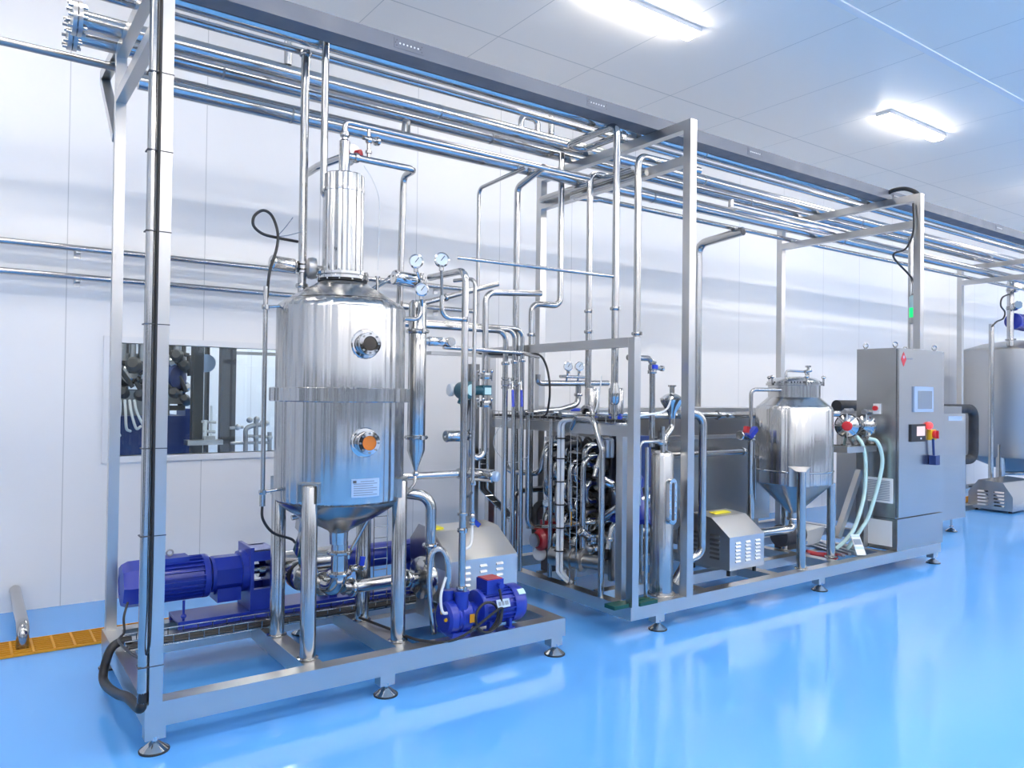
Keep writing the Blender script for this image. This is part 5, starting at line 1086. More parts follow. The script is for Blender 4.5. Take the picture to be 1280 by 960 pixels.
for lx, ly, zt_ in ((5.262, 3.50, 0.93), (BX + 0.29, 3.62, 0.80), (BX - 0.22, BY + 0.25, 0.80), (BX + 0.24, BY + 0.24, 0.8)):
    d = Vector((lx - BX, ly - BY, 0)); 
    lg = build('leg', MB().lathe((lx, ly, SK), (0, 0, 1), [(0.05, 0), (0.05, 0.005), (0.034, 0.007), (0.034, zt_ - SK), (0, zt_ - SK)], 28), 'steel', bt)
d = Vector((5.262 - BX, 3.50 - BY, 0)).normalized(); s_ = Vector((-d.y, d.x, 0)); c = Vector((BX, BY, 0)) + d * BR
mb = MB()
for sg in (): mb.prism([c + s_ * sg * 0.085 + V(0, 0, 0.96) + d * 0.002, c + s_ * sg * 0.03 + V(0, 0, 0.955) + d * 0.05, c + s_ * sg * 0.03 + V(0, 0, 0.86) + d * 0.05, c + s_ * sg * 0.05 + V(0, 0, 0.78) + d * 0.002], s_ * 0.004)
mb.prism([c + s_ * -0.085 + V(0, 0, 0.955), c + s_ * 0.085 + V(0, 0, 0.955), c + s_ * 0.035 + V(0, 0, 0.925) + d * 0.08, c - s_ * 0.035 + V(0, 0, 0.925) + d * 0.08], (0, 0, 0.005))
mb.bar(c + V(0, 0, 0.80) + d * 0.004, c + V(0, 0, 0.955) + d * 0.004, 0.15, 0.005, d)
build('leg_bracket', mb, 'steel_frame', bt)
pipe('elbow pipe from the cone of the buffer tank to the pump head', [V(BX, BY, 0.52), V(BX, BY, 0.42), V(xb + 0.08, f0 + 0.22, 0.42)], 0.034, 0.09, clamps=((0, 0.2), (1, 0.86)))
sv = at(980, 650, Y=3.95)
pipe('short upright pipe on the skid behind the buffer tank elbow', [V(sv.x - 0.05, 3.75, SK), V(sv.x - 0.05, 3.75, 0.40)], 0.028, clamps=((0, 0.6),))
# small-bore line left of the buffer tank
lx_ = at(938, 600, Y=3.90)
lpz = at(945, 487, Y=3.85).z
ln = pipe('pipe beside the buffer tank with pneumatic valve, bending over to the lid', [V(lx_.x, 3.90, 0.72), V(lx_.x, 3.90, lpz), V(BX - 0.12, 3.72, lpz)], 0.016, 0.04, clamps=((0, 0.25),))
build('lower_sleeve', MB().cyl((lx_.x, 3.90, 0.72), (lx_.x, 3.90, at(938, 552, Y=3.9).z), 0.024, n=18), 'steel', ln)
actuator_valve('pneumatic valve with steel cylinder beside the buffer tank', V(lx_.x, 3.88, at(938, 545, Y=3.88).z), (0, 0, 1), (-1, -0.1, 0.05), L=0.15, ra=0.036, r=0.018, neck=0.02)
bl = at(938, 541, Y=3.85)
tag(build('blue_solenoid', MB().bar(V(bl.x - 0.03, 3.84, bl.z - 0.03), V(bl.x + 0.055, 3.84, bl.z + 0.035), 0.04, 0.04).bevel(0.006), 'blue_paint'), 'blue solenoid block on the valve beside the buffer tank', 'solenoid')
tag(build('red_solenoid', MB().bar(V(bl.x - 0.055, 3.86, bl.z - 0.045), V(bl.x - 0.03, 3.86, bl.z + 0.05), 0.035, 0.035).bevel(0.006), 'red_paint'), 'red solenoid block on the valve beside the buffer tank', 'solenoid')
pipe('slim tube running down left of the buffer tank behind the valve pipe', [V(lx_.x + 0.13, 3.95, 0.66), V(lx_.x + 0.13, 3.95, 1.0)], 0.012)
# ================================================================ DOSING SHELF, CABINETS
shf = thing('dosing_shelf', 'small steel shelf on a braced post carrying two diaphragm pumps', 'shelf', (6.1, 3.7, SK))
DY = 3.72
c1, c2 = at(1059, 532, Y=DY), at(1083, 532, Y=DY)
zs = at(1080, 556, Y=DY).z
build('plate', MB().box(c1.x - 0.20, 6.53, DY - 0.12, DY + 0.12, zs - 0.05, zs).bevel(0.004), 'steel_rail', shf)
xp_ = at(1078, 600, Y=DY).x
build('post', MB().box(xp_ - 0.035, xp_ + 0.035, DY - 0.035, DY + 0.035, SK, zs - 0.05), 'steel_frame', shf)
build('brace', MB().bar((xp_, DY + 0.02, 0.88), (xp_ - 0.36, DY + 0.02, 0.30), 0.05, 0.05), 'steel_frame', shf)
for i, (c, lb) in enumerate(((c1, 'left diaphragm pump with red centre cap on the shelf'), (c2, 'right diaphragm pump with grey cover on the shelf beside the cabinet'))):
    t = thing('diaphragm_pump', lb, 'pump', (c.x, DY, zs))
    ax = Vector((-0.85, -0.5, 0)).normalized(); o_ = Vector((c.x, DY, c.z))
    build('cover', MB().lathe(o_, ax, [(0.075, 0.02), (0.092, 0.025), (0.097, 0.035), (0.095, 0.045), (0.065, 0.065), (0.045, 0.075), (0.045, 0.10), (0.035, 0.105), (0, 0.105)], 32), 'steel', t)
    build('clamp_band', MB().lathe(o_, ax, [(0.088, -0.03), (0.104, -0.028), (0.104, 0.03), (0.088, 0.032)], 32), 'rubber', t)
    build('body', MB().lathe(o_, ax, [(0.04, -0.095), (0.08, -0.09), (0.095, -0.06), (0.095, -0.03)], 32), 'cast', t)
    rib = MB(); _, f1, f2 = frame(ax)
    for k in range(8): q = f1 * math.cos(k * PI / 4) + f2 * math.sin(k * PI / 4); rib.bar(o_ + q * 0.04 + ax * 0.078, o_ + q * 0.10 + ax * 0.045, 0.010, 0.022, ax)
    build('rib', rib, 'cast', t)
    if i == 0: build('centre_cap', MB().lathe(o_, ax, [(0.042, 0.10), (0.042, 0.112), (0.03, 0.122), (0, 0.124)], 24), 'red_plastic', t)
    build('manifold', MB().tube([o_ + V(-0.08, -0.02, 0.12), o_ + V(0.09, 0.01, 0.13)], 0.022, n=14).cyl(o_ + V(0, 0, 0.1), o_ + V(0, 0, 0.15), 0.026, n=14), 'cast', t)
    ft = MB()
    for sg in (-1, 1): ft.bar(o_ + V(sg * 0.03, 0, -0.08), V(o_.x + sg * 0.10, DY - 0.02, zs + 0.004), 0.05, 0.02, (0, 1, 0)); ft.box(o_.x + sg * 0.10 - 0.03, o_.x + sg * 0.10 + 0.03, DY - 0.08, DY + 0.06, zs, zs + 0.012)
    build('foot', ft, 'steel', t)
h1 = [c1 + V(0.06, -0.05, -0.09), at(1078, 556, Y=DY - 0.10), at(1082, 580, Y=DY - 0.12), at(1080, 620, Y=DY - 0.12), at(1070, 655, Y=DY - 0.12), at(1060, 672, Y=DY - 0.10), at(1045, 686, Y=DY - 0.05)]
tag(build('dosing_hose', MB().spline(h1, 0.0165, 12), 'hose_green'), 'pale green hose hanging from the pump with the red cap', 'hose')
h2 = [at(1086, 548, X=6.42), at(1097, 553, X=6.45), at(1103, 575, X=6.49), at(1098, 605, X=6.46), at(1086, 645, X=6.38), at(1076, 662, Y=DY - 0.10), at(1058, 688, Y=DY - 0.02)]
tag(build('dosing_hose', MB().spline(h2, 0.0165, 12), 'hose_green'), 'pale green hose hanging from the pump nearest the cabinet', 'hose')
# hanging tag / bottle
t = thing('hanging_tag', 'blue and white paper tag hanging at the end of the hoses', 'tag', at(1074, 680, Y=3.55))
A, B = at(1068, 668, Y=3.56), at(1077, 694, Y=3.48)
up_ = (B - A).cross(Vector((1, 0, 0.35))).normalized()
build('sheet', MB().bar(A, B, 0.10, 0.008, up_), 'white_plastic', t)
build('blue_print', MB().bar(A, A.lerp(B, 0.13), 0.101, 0.009, up_), 'plate', t)
build('blue_print', MB().bar(A.lerp(B, 0.6), A.lerp(B, 0.72), 0.101, 0.009, up_), 'plate', t)
build('grey_print', MB().bar(A.lerp(B, 0.24), A.lerp(B, 0.5), 0.085, 0.009, up_), 'print_grey', t)
# things lying on the skid under the buffer tank
A = at(1013, 672, Y=4.05)
t = thing('sheet_box', 'pale folded sheet metal tray lying behind the buffer tank legs', 'tray', (A.x, 4.05, SK))
build('tray', MB().prism([at(1008, 664, Y=4.05), at(1030, 658, Y=4.05), at(1031, 662, Y=4.05), at(1024, 678, Y=4.05), at(1006, 683, Y=4.05)], (0.0, 0.25, 0.0)).bevel(0.004), 'white_plastic', t)
tag(build('red_hose', MB().spline([at(1008, 690, Y=3.85), at(1020, 693, Y=3.8), at(1032, 694, Y=3.75), at(1040, 697, Y=3.66), at(1046, 696, Y=3.62)], 0.022, 10), 'red_paint'), 'dark red hose lying on the skid behind the buffer tank legs', 'hose')
tag(build('motor_block', MB().lathe((5.75, 4.05, 0.30), (1, 0, 0), [(0.04, 0), (0.09, 0.01), (0.10, 0.04), (0.10, 0.28), (0.07, 0.30)], 24).box(5.80, 6.0, 3.98, 4.12, SK, 0.24), 'print_dark'), 'dark motor lying on the skid behind the right tank leg', 'motor')
mb = MB()
for k in range(4): mb.bar(V(5.95 + 0.09 * k, 3.56, SK + 0.012), V(6.10 + 0.09 * k, 3.95, SK + 0.012), 0.03, 0.02)
tag(build('steel_grating', mb, 'steel_rail'), 'steel slats lying on the skid below the hoses', 'slats')

# ---------------- control cabinet
KX0, KX1, KY0, KY1, KZ0, KZ1 = 6.545, 7.36, 3.42, 3.80, SK, 1.945
kb = thing('control_cabinet', 'tall steel control cabinet with screens and a red diamond mark', 'cabinet', ((KX0 + KX1) / 2, 3.6, SK))
build('plinth', MB().box(KX0 + 0.004, KX1 - 0.004, KY0 + 0.006, KY1, KZ0, 0.46), 'steel_sheet', kb)
build('body', MB().box(KX0, KX1, KY0 + 0.022, KY1, 0.465, KZ1).bevel(0.006), 'steel_sheet', kb)
dr = build('door', MB().box(KX0 + 0.012, KX1 - 0.004, KY0, KY0 + 0.02, 0.475, KZ1 - 0.008).bevel(0.004), 'steel_sheet', kb)
def fpt(x, y): return at(x, y, Y=KY0)
def frect(name, x0, y0, x1, y1, th, m, parent, bev=0):
    a, b = fpt(x0, (y0)), fpt(x1, y1)
    q = MB().box(a.x, b.x, KY0 - th, KY0 + 0.001, min(a.z, b.z), max(a.z, b.z))
    if bev: q.bevel(bev)
    return build(name, q, m, parent)
s = frect('operator_screen', 1141.5, 483, 1165, 515, 0.014, 'screen_frame', dr, 0.004)
frect('display', 1145.5, 488.5, 1163, 511, 0.0155, 'screen_off', s)
s = frect('recorder', 1137.5, 530.5, 1155, 551.5, 0.014, 'rubber', dr, 0.004)
frect('display', 1144, 533, 1154, 544.5, 0.016, 'screen_lit', s)
frect('button', 1148.5, 547, 1150, 549, 0.016, 'white_plastic', s)
e = fpt(1160, 532)
build('signal_lamp', MB().lathe((e.x, KY0, e.z), (0, -1, 0), [(0.03, 0), (0.034, 0.004), (0.034, 0.02), (0.022, 0.035), (0, 0.038)], 24), 'red_lamp', dr)
e = fpt(1164, 543)
sw = build('main_switch', MB().box(e.x - 0.05, e.x + 0.05, KY0 - 0.02, KY0, e.z - 0.05, e.z + 0.045).bevel(0.004), 'yellow', dr)
build('switch_knob', MB().lathe((e.x + 0.01, KY0 - 0.02, e.z), (0, -1, 0), [(0.036, 0), (0.036, 0.02), (0.03, 0.025), (0, 0.026)], 20).bar((e.x + 0.01, KY0 - 0.05, e.z - 0.035), (e.x + 0.01, KY0 - 0.05, e.z + 0.035), 0.016, 0.02, (0, 1, 0)), 'red_plastic', sw)
e = fpt(1163, 575); e2 = fpt(1162, 549)
tag(build('hanging_plug', MB().bar(V(e.x, KY0 - 0.035, e.z - 0.04), V(e.x, KY0 - 0.035, e.z + 0.045), 0.075, 0.06, (0, 1, 0)).bevel(0.015).cyl(V(e.x, KY0 - 0.03, e.z + 0.04), V(e2.x, KY0 - 0.03, e2.z + 0.005), 0.011, n=10), 'blue_tub'), 'dark blue plug hanging by a cable from the yellow switch', 'plug')
# red diamond mark and small lettering
e = fpt(1129.5, 449)
dm = build('emblem', MB().prism([(e.x - 0.045, KY0 + 0.0005, e.z), (e.x, KY0 + 0.0005, e.z - 0.065), (e.x + 0.045, KY0 + 0.0005, e.z), (e.x, KY0 + 0.0005, e.z + 0.065)], (0, -0.002, 0)), 'print_red', dr)
build('emblem_inner', MB().prism([(e.x - 0.014, KY0 - 0.0015, e.z + 0.018), (e.x + 0.004, KY0 - 0.0015, e.z + 0.0), (e.x + 0.018, KY0 - 0.0015, e.z + 0.02), (e.x + 0.002, KY0 - 0.0015, e.z + 0.036)], (0, -0.0006, 0)), 'plate', dm)
for k, (x, w) in enumerate(((1133.2, 2.2), (1136.0, 2.0), (1138.6, 2.0))): frect('lettering', x, 447.5, x + w, 449.6, 0.0015, 'print_grey', dr)
frect('lettering', 1133.2, 450.6, 1141, 451.3, 0.0015, 'print_grey', dr)
# side: vent grille, lower panel, selector switch
def srect(name, x0, z0, y0, y1, z1, th, m, parent): return build(name, MB().box(KX0 - th, KX0 + 0.001, y0, y1, z0, z1), m, parent)
ga, gb2 = at(1082, 594, X=KX0), at(1116, 631, X=KX0)
vg = srect('vent_grille', 0, gb2.z + 0.01, gb2.y, ga.y, ga.z - 0.01, 0.012, 'white_plastic', kb)
mb = MB()
for k in range(12): z = gb2.z + 0.03 + k * (ga.z - gb2.z - 0.06) / 11.5; mb.box(KX0 - 0.0145, KX0 - 0.010, gb2.y + 0.02, ga.y - 0.02, z, z + 0.006)
build('slat', mb, 'print_grey', vg)
ga, gb2 = at(1084, 660, X=KX0), at(1115, 690, X=KX0)
srect('lower_panel', 0, 0.22, gb2.y, ga.y, 0.44, 0.004, 'white_plastic', kb)
e = at(1097, 511, X=KX0)
ss = build('selector_switch', MB().box(KX0 - 0.02, KX0, e.y - 0.03, e.y + 0.03, e.z - 0.045, e.z + 0.045).bevel(0.004), 'white_plastic', kb)
build('switch_knob', MB().lathe((KX0 - 0.02, e.y + 0.005, e.z + 0.005), (-1, 0, 0), [(0.022, 0), (0.022, 0.02), (0, 0.022)], 18), 'red_plastic', ss)
le = MB()
for x, y in ((KX0 + 0.06, KY0 + 0.06), (KX1 - 0.06, KY0 + 0.06), (KX0 + 0.06, KY1 - 0.05), (KX1 - 0.06, KY1 - 0.05)):
    q = MB().torus((x, y, KZ1 + 0.032), (0.6, 0.8, 0), 0.020, 0.007).cyl((x, y, KZ1 - 0.002), (x, y, KZ1 + 0.016), 0.014, n=12)
    build('lifting_eye', q, 'steel', kb)
# second cabinet behind, on its own foot
K2 = thing('rear_cabinet', 'lower grey steel cabinet with side pipe stubs behind the control cabinet', 'cabinet', (8.9, 4.4, 0))
X2 = at(1207, 560, Y=4.10).x
build('body', MB().box(X2 - 1.55, X2, 4.10, 4.75, 0.16, at(1195, 517, Y=4.1).z).bevel(0.01), 'steel_sheet', K2)
build('top_frame', MB().box(X2 - 1.55, X2 - 0.05, 4.12, 4.72, at(1195, 517, Y=4.1).z, at(1195, 517, Y=4.1).z + 0.08), 'steel_dark', K2)
e = at(1194, 523, Y=4.1); build('name_plate', MB().box(e.x - 0.16, e.x + 0.16, 4.096, 4.10, e.z - 0.025, e.z + 0.025), 'plate', K2)
levelling_foot(X2 - 0.18, 4.17, 0.16, K2); levelling_foot(X2 - 1.4, 4.17, 0.16, K2); levelling_foot(X2 - 0.18, 4.6, 0.16, K2); levelling_foot(X2 - 1.4, 4.6, 0.16, K2)
for y_ in (520, 537, 598, 615):
    e = at(1209, y_, Y=4.3)
    build('pipe_stub', MB().tube([V(X2 - 0.02, 4.3, e.z), V(X2 + 0.16, 4.3, e.z), V(X2 + 0.19, 4.3, e.z - 0.03)] if y_ > 590 else [V(X2 - 0.02, 4.3, e.z), V(X2 + 0.17, 4.3, e.z)], 0.028, 0.03, n=14), 'steel', K2)
z_a, z_b = at(1215, 511, Y=4.84).z, at(1215, 574, Y=4.84).z
xi = at(1217, 540, Y=4.84).x
tag(build('insulated_pipe', MB().tube([V(X2 - 1.2, 4.84, z_a), V(xi, 4.84, z_a), V(xi, 4.84, z_b), V(X2 - 0.4, 4.84, z_b)], 0.062, 0.13, n=18), 'insulation'), 'black insulated pipe looping out of the rear cabinet', 'pipe')
bi = at(1056, 507, Y=4.3)
tag(build('insulated_pipe', MB().tube([V(bi.x - 0.15, 4.3, bi.z - 0.0), V(X2 - 1.54, 4.3, bi.z)], 0.055, 0.06, n=18), 'insulation'), 'short black insulated pipe end behind the diaphragm pumps', 'pipe')
pipe('horizontal pipe behind the diaphragm pumps', [V(5.75, 4.2, at(1060, 517, Y=4.2).z), V(6.9, 4.2, at(1060, 517, Y=4.2).z)], 0.03)
# beacon post
be = at(1138, 390, Y=3.62)
cd = pipe('conduit rising from the control cabinet to the overhead pipes, carrying the beacon', [V(be.x, 3.62, KZ1), V(be.x, 3.62, 3.02)], 0.022, name='conduit', cat='conduit')
bk_ = thing('signal_beacon', 'glowing green signal beacon on the conduit above the control cabinet', 'beacon', (be.x, 3.60, be.z - 0.08))
build('base', MB().cyl((be.x, 3.585, be.z - 0.11), (be.x, 3.585, be.z - 0.055), 0.038, n=24), 'cast', bk_)
build('green_lens', MB().cyl((be.x, 3.585, be.z - 0.055), (be.x, 3.585, be.z + 0.035), 0.042, n=24), 'beacon', bk_)
build('pale_lens', MB().lathe((be.x, 3.585, be.z + 0.035), (0, 0, 1), [(0.042, 0), (0.042, 0.10), (0.03, 0.115), (0, 0.116)], 24), 'beacon_pale', bk_)
tag(build('black_cable', MB().spline([V(6.90, 3.74, 3.39), V(6.91, 3.66, 3.42), V(6.935, 3.55, 3.41), V(6.985, 3.47, 3.34), V(6.97, 3.455, 3.2)], 0.019, 10), 'rubber'), 'thick black cable humping over the rack post beside the trunking', 'cable')
cbp = [V(6.86, 3.46, 3.25), V(6.845, 3.45, 3.0), V(6.82, 3.5, 2.85), V(6.75, 3.58, 2.78), V(be.x - 0.02, 3.585, 2.6), V(be.x - 0.02, 3.585, be.z + 0.12)]
tag(build('black_cable', MB().spline(cbp, 0.009, 8), 'rubber'), 'thin black cable running down the rack post to the green beacon', 'cable')

# ---------------- fittings hung under the racks
ra_, rb_ = (at(914, 254, Y=1.0).z - 1.5), (at(918, 262, Y=1.0).z - 1.5)
ya, yb2 = 1.620 / ra_, 1.620 / rb_
up_p = pipe('thin bright pipe with end fitting lying under the bundle, upper of two', [V(at(914, 254, Y=ya).x, ya, 3.12), V(6.96, ya, 3.12)], 0.0145)
pipe('thin bright pipe with end fitting lying under the bundle, lower of two', [V(at(918, 262, Y=yb2).x, yb2, 3.12), V(6.96, yb2, 3.12)], 0.0145)
build('end_fitting', MB().cyl(at(914, 250, Y=ya), at(914, 259, Y=ya), 0.024, n=12), 'steel', up_p)

# ================================================================ FAR RIGHT
RTX, RTY, RTR = 13.9, 5.05, 0.82
lt_ = at(1240, 500, Y=RTY); RTX = lt_.x + 0.93
rt = thing('storage_tank', 'large plain steel tank cut off by the right edge', 'tank', (RTX, RTY, 0))
zt1, zb1 = at(1245, 437, Y=RTY).z, at(1245, 572, Y=RTY).z
build('shell', MB().lathe((RTX, RTY, 0), (0, 0, 1), [(RTR - 0.01, zb1), (RTR, zb1 + 0.02), (RTR, zt1), (RTR - 0.03, zt1 + 0.03)], 72), 'steel_dull', rt)
build('dome', MB().lathe((RTX, RTY, 0), (0, 0, 1), [(RTR - 0.02, zt1 + 0.025), (0.5, zt1 + 0.12), (0.15, zt1 + 0.17), (0, zt1 + 0.18)], 64), 'steel_dull', rt)
build('cone', MB().lathe((RTX, RTY, 0), (0, 0, 1), [(RTR - 0.01, zb1 + 0.01), (0.1, zb1 - 0.28), (0.05, zb1 - 0.30)], 64), 'steel_dull', rt)
for a in (PI * 1.02, PI * 1.30, PI * 0.6, PI * 1.75): build('leg', MB().cyl((RTX + RTR * 0.93 * math.cos(a), RTY + RTR * 0.93 * math.sin(a), 0.0), (RTX + RTR * 0.93 * math.cos(a), RTY + RTR * 0.93 * math.sin(a), zb1 + 0.2), 0.06, n=20), 'steel', rt)
build('leg_brace', MB().cyl((RTX - RTR * 0.93, RTY - 0.05, 0.42), (RTX + RTR * 0.55, RTY - 0.62, 0.42), 0.03, n=12), 'steel', rt)
vpipe('upright tube at the left side of the large right tank', 1239, 500, 5.0, 0.35, at(1239, 405, Y=5.0).z, 0.035)
zt2 = at(1270, 345, Y=4.9).z
xm = at(1263, 390, Y=4.9).x
pipe('upright pipe with valves above the large right tank', [V(xm, 4.9, zt1 + 0.05), V(xm, 4.9, at(1265, 352, Y=4.9).z)], 0.045, clamps=((0, 0.1),))
bmz = at(1270, 402, Y=4.9).z
am = thing('agitator_motor', 'blue motor on the pipe above the large right tank', 'motor', (xm + 0.2, 4.9, bmz))
motor_parts(am, (xm + 0.08, 4.9, bmz), (1, 0, 0), 0.5, 0.12, feet=False, nfin=18)
for (x_, y_, lb) in ((1261, 361, 'upper steel valve on the pipe above the large right tank'), (1261, 384, 'lower steel valve on the pipe above the large right tank')):
    c = at(x_, y_, Y=4.85); actuator_valve(lb, V(xm, 4.88, c.z), (0, 0, 1), (-0.7, -0.6, 0.1), L=0.16, ra=0.055, r=0.05, neck=0.02)
pz = at(1270, 380, Y=4.9).z
tag(build('black_cable', MB().spline([at(1240, 408, Y=4.9), at(1246, 402, Y=4.9), at(1254, 398, Y=4.9), at(1256, 390, Y=4.9), at(1251, 382, Y=4.9), at(1253, 372, Y=4.9), V(xm, 4.9, at(1258, 366, Y=4.9).z)], 0.012, 8), 'rubber'), 'black cable curling beside the valves above the right tank', 'cable')
pipe('low horizontal pipe along the floor left of the large right tank', [at(1208, 608, Y=5.0), at(1242, 604, Y=5.0), at(1242, 640, Y=5.0) + V(0, 0, 0.25)], 0.03, 0.1)
tag(build('floor_channel', MB().box(10.6, 12.9, 4.83, 4.95, 0.0, 0.07), 'steel_rail'), 'steel channel on the floor beside the far yellow grate', 'channel')
e0, e1_ = at(1254, 640, Z=0), at(1290, 640, Z=0)
pq = thing('pump_cover', 'louvred steel pump cover on the floor at the right edge', 'cover', (e0.x + 0.4, e0.y, 0))
fy = 4.35; xl = at(1266, 640, Y=fy).x
prof = [(fy, 0.03), (fy, 0.22), (fy + 0.12, 0.40), (fy + 0.42, 0.42), (fy + 0.55, 0.25), (fy + 0.55, 0.03)]
build('shell', MB().prism([(xl, y, z) for y, z in prof], (0.9, 0, 0)).bevel(0.008), 'steel_sheet', pq)
for i in range(2):
    mb = MB()
    for j in range(5): y = fy + 0.10 + 0.2 * i; z = 0.08 + 0.045 * j; mb.prism([(xl + 0.001, y, z), (xl - 0.012, y, z), (xl + 0.001, y, z + 0.022)], (0, 0.13, 0))
    build('louvre', mb, 'steel_polished', pq)
mb = MB()
for x in (xl + 0.08, xl + 0.8):
    for y in (fy + 0.06, fy + 0.48): mb.cyl((x, y, 0), (x, y, 0.035), 0.025, n=10)
build('foot', mb, 'rubber', pq)

# ================================================================ NEXT ROOM (through the window)
nb = thing('blue_tub_machine', 'dark blue tub with steel machinery on top beyond the window', 'machine', (1.3, 7.6, 0))
L_, R_ = at(146, 545, Y=7.45), at(232, 545, Y=7.45)
zT = at(200, 520, Y=7.45).z
tubm = MB(); tubm.prism([(L_.x - 0.3, 7.45, 0.0), (R_.x, 7.45, 0.0), (R_.x, 7.45, zT), (L_.x - 0.3, 7.45, zT)], (0, 0.9, 0)); build('tub', tubm.bevel(0.02), 'blue_tub', nb)
build('machine_bed', MB().box(L_.x - 0.3, R_.x - 0.0, 7.6, 8.2, at(190, 505, Y=7.6).z, at(190, 488, Y=7.6).z).box(L_.x - 0.2, R_.x - 0.1, 7.65, 8.1, zT, at(190, 505, Y=7.6).z), 'steel_dark', nb)
mm = MB()
for (x, y0_, y1_, w) in ((152, 436, 490, 9), (166, 436, 478, 6), (178, 440, 500, 8), (206, 436, 505, 7), (222, 436, 500, 8)):
    a, b = at(x, y0_, Y=7.8), at(x, y1_, Y=7.8); mm.cyl(V(a.x, 7.8, b.z), V(a.x, 7.8, a.z + 0.2), w * 0.0045, n=16)
build('column', mm, 'cast', nb)
mm = MB()
for (x, y_, r) in ((160, 470, 0.09), (172, 462, 0.06), (185, 478, 0.05), (215, 455, 0.06), (228, 485, 0.05)):
    c = at(x, y_, Y=7.7); mm.lathe(c, (0.3, -1, 0.2), [(r * 0.4, -0.1), (r, -0.08), (r, 0.06), (r * 0.5, 0.1), (0, 0.1)], 20)
build('valve_head', mm, 'steel', nb)
build('blue_motor', MB().lathe(at(212, 472, Y=7.7), (0.6, -0.8, 0), [(0.03, -0.12), (0.11, -0.1), (0.11, 0.1), (0.05, 0.13), (0, 0.13)], 20), 'blue_tub', nb)
build('top_beam', MB().box(at(150, 440, Y=7.9).x - 0.2, at(226, 440, Y=7.9).x, 7.85, 7.95, at(190, 452, Y=7.9).z, at(190, 443, Y=7.9).z), 'steel_dark', nb)
mm = MB()
for (x, y0_, y1_, w) in ((147, 430, 470, 5), (158, 440, 505, 4), (186, 430, 470, 6), (196, 440, 500, 5), (214, 430, 500, 4), (228, 432, 512, 6)):
    a, b = at(x, y0_, Y=7.95), at(x, y1_, Y=7.95); mm.cyl(V(a.x, 7.95, b.z), V(a.x, 7.95, a.z + 0.25), w * 0.006, n=12)
build('dark_column', mm, 'post_dark', nb)
mm = MB()
for (y_, h) in ((452, 5), (474, 4), (487, 8), (507, 6)): mm.box(at(147, y_, Y=7.72).x - 0.1, at(231, y_, Y=7.72).x, 7.7, 7.76, at(190, y_ + h, Y=7.72).z, at(190, y_, Y=7.72).z)
build('dark_rail', mm, 'post_dark', nb)
mm = MB()
for (x, y_, r_) in ((168, 457, 0.07), (176, 495, 0.05), (155, 492, 0.05), (222, 446, 0.06), (231, 458, 0.05), (218, 492, 0.05), (232, 500, 0.045)):
    mm.lathe(at(x, y_, Y=7.62), (-0.4, -1, 0.3), [(r_ * 0.4, -0.08), (r_, -0.06), (r_, 0.05), (r_ * 0.6, 0.08), (0, 0.08)], 16)
for (x0_, y0_, x1_, y1_) in ((150, 462, 166, 484), (170, 478, 183, 500), (208, 478, 222, 497), (224, 470, 233, 490), (214, 440, 236, 444), (236, 444, 237, 470)):
    mm.tube([at(x0_, y0_, Y=7.6), at(x1_, y1_, Y=7.6)], 0.02, n=10)
build('dark_fitting', mm, 'post_dark', nb)
for k in range(4):
    q0 = at(150 + 6 * k, 500, Y=7.42); tag(build('white_hose', MB().spline([q0, at(150 + 7 * k, 515, Y=7.38), at(146 + 12 * k, 535, Y=7.36), at(150 + 13 * k, 545 - 6 * k, Y=7.40)], 0.012, 8), 'white_plastic'), 'white hose hanging over the front of the blue tub', 'hose', 'hoses on the blue tub')
tag(build('blue_bin', MB().box(at(231, 550, Y=8.3).x, at(239, 550, Y=8.3).x, 8.3, 8.7, 0.0, at(235, 511, Y=8.3).z).bevel(0.02), 'blue_tub'), 'small dark blue bin beside the tub beyond the window', 'bin')
for (x, y0_, w, Yp, lb) in ((246, 436, 0.045, 7.2, 'left thick steel post beyond the window'), (281, 437, 0.045, 7.25, 'right thick steel post beyond the window'), (258, 438, 0.02, 7.6, 'thin steel post between the two thick ones beyond the window'), (291, 440, 0.022, 7.6, 'thin steel post right of the thick posts beyond the window')):
    p = at(x, 500, Y=Yp); ztop_ = 2.2 if w > 0.03 else 1.97
    o = tag(build('steel_post', MB().box(p.x - w, p.x + w, Yp - w, Yp + w, 0, ztop_), 'post_dark'), lb, 'post')
p = at(291, 441, Y=7.6)
tag(build('door_rail', MB().box(p.x + 0.022, p.x + 0.9, 7.58, 7.62, p.z - 0.015, p.z + 0.015), 'steel_dark'), 'thin steel rail at the top right beyond the window', 'rail')
p = at(256, 470, Y=7.5)
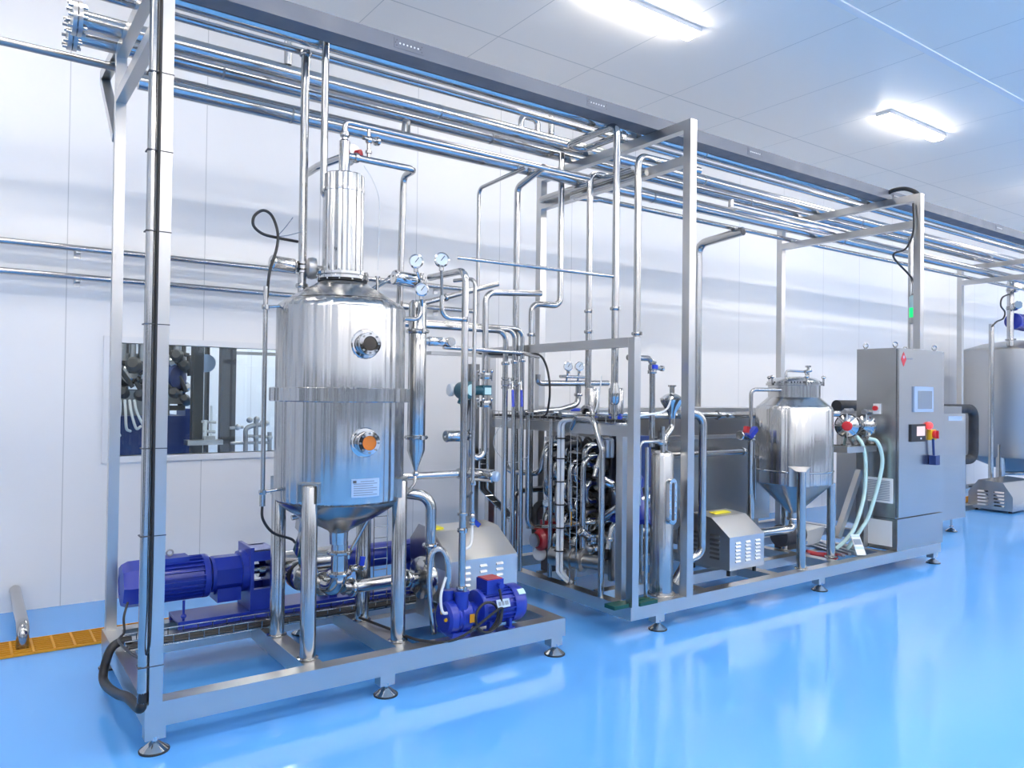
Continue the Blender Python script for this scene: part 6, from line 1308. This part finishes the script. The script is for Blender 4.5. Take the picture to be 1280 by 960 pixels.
tag(build('pale_disc', MB().lathe(at(257.5, 454, Y=7.5), (0, -1, 0), [(0.085, 0), (0.085, 0.012), (0, 0.013)], 28), 'plate'), 'pale blue oval plate on the thin post beyond the window', 'plate')
p = at(255, 552, Y=7.0)
tag(build('work_ledge', MB().box(at(233, 552, Y=7.0).x, at(277, 552, Y=7.0).x, 6.95, 7.1, at(255, 556, Y=7.0).z, at(255, 550, Y=7.0).z), 'steel_rail'), 'steel ledge between the posts beyond the window', 'ledge')
sm = thing('sampling_stand', 'small fittings standing on the ledge beyond the window', 'fittings', at(262, 548, Y=7.02))
build('rod', MB().cyl(at(264, 548, Y=7.02), at(264, 507, Y=7.02), 0.010, n=10).cyl(at(256, 548, Y=7.02), at(257, 525, Y=7.02), 0.016, n=10), 'white_plastic', sm)
build('cross_arm', MB().cyl(at(252, 527, Y=7.02), at(270, 528, Y=7.02), 0.012, n=10).cyl(at(254, 539, Y=7.02), at(269, 540, Y=7.02), 0.014, n=10), 'cast', sm)
build('foot', MB().box(at(254, 548, Y=7.02).x, at(268, 548, Y=7.02).x, 6.99, 7.05, at(260, 550, Y=7.02).z, at(260, 545, Y=7.02).z), 'cast', sm)
mf = thing('valve_manifold', 'low manifold of grey valves and pipes beyond the window', 'manifold', at(315, 560, Y=7.1))
def np2(x, y): return at(x, y, Y=7.1)
mm = MB()
mm.tube([np2(307, 566), np2(307, 535), np2(316, 532), np2(333, 530)], 0.022, 0.05, n=12); mm.cyl(np2(288, 554), np2(336, 553), 0.014, n=10); mm.cyl(np2(287, 535), np2(304, 534), 0.014, n=10); mm.cyl(np2(320, 566), np2(320, 526), 0.022, n=12); mm.cyl(np2(337, 566), np2(337, 540), 0.02, n=12); mm.cyl(np2(310, 545), np2(337, 546), 0.014, n=10)
build('pipework', mm, 'steel_dark', mf)
mm = MB()
for (x, y_) in ((312, 525), (321, 524), (329, 528), (333, 529), (297, 534), (320, 546), (337, 547)): mm.ball(np2(x, y_), 0.028, (1, 1, 1), 10)
build('valve_knob', mm, 'cast', mf)
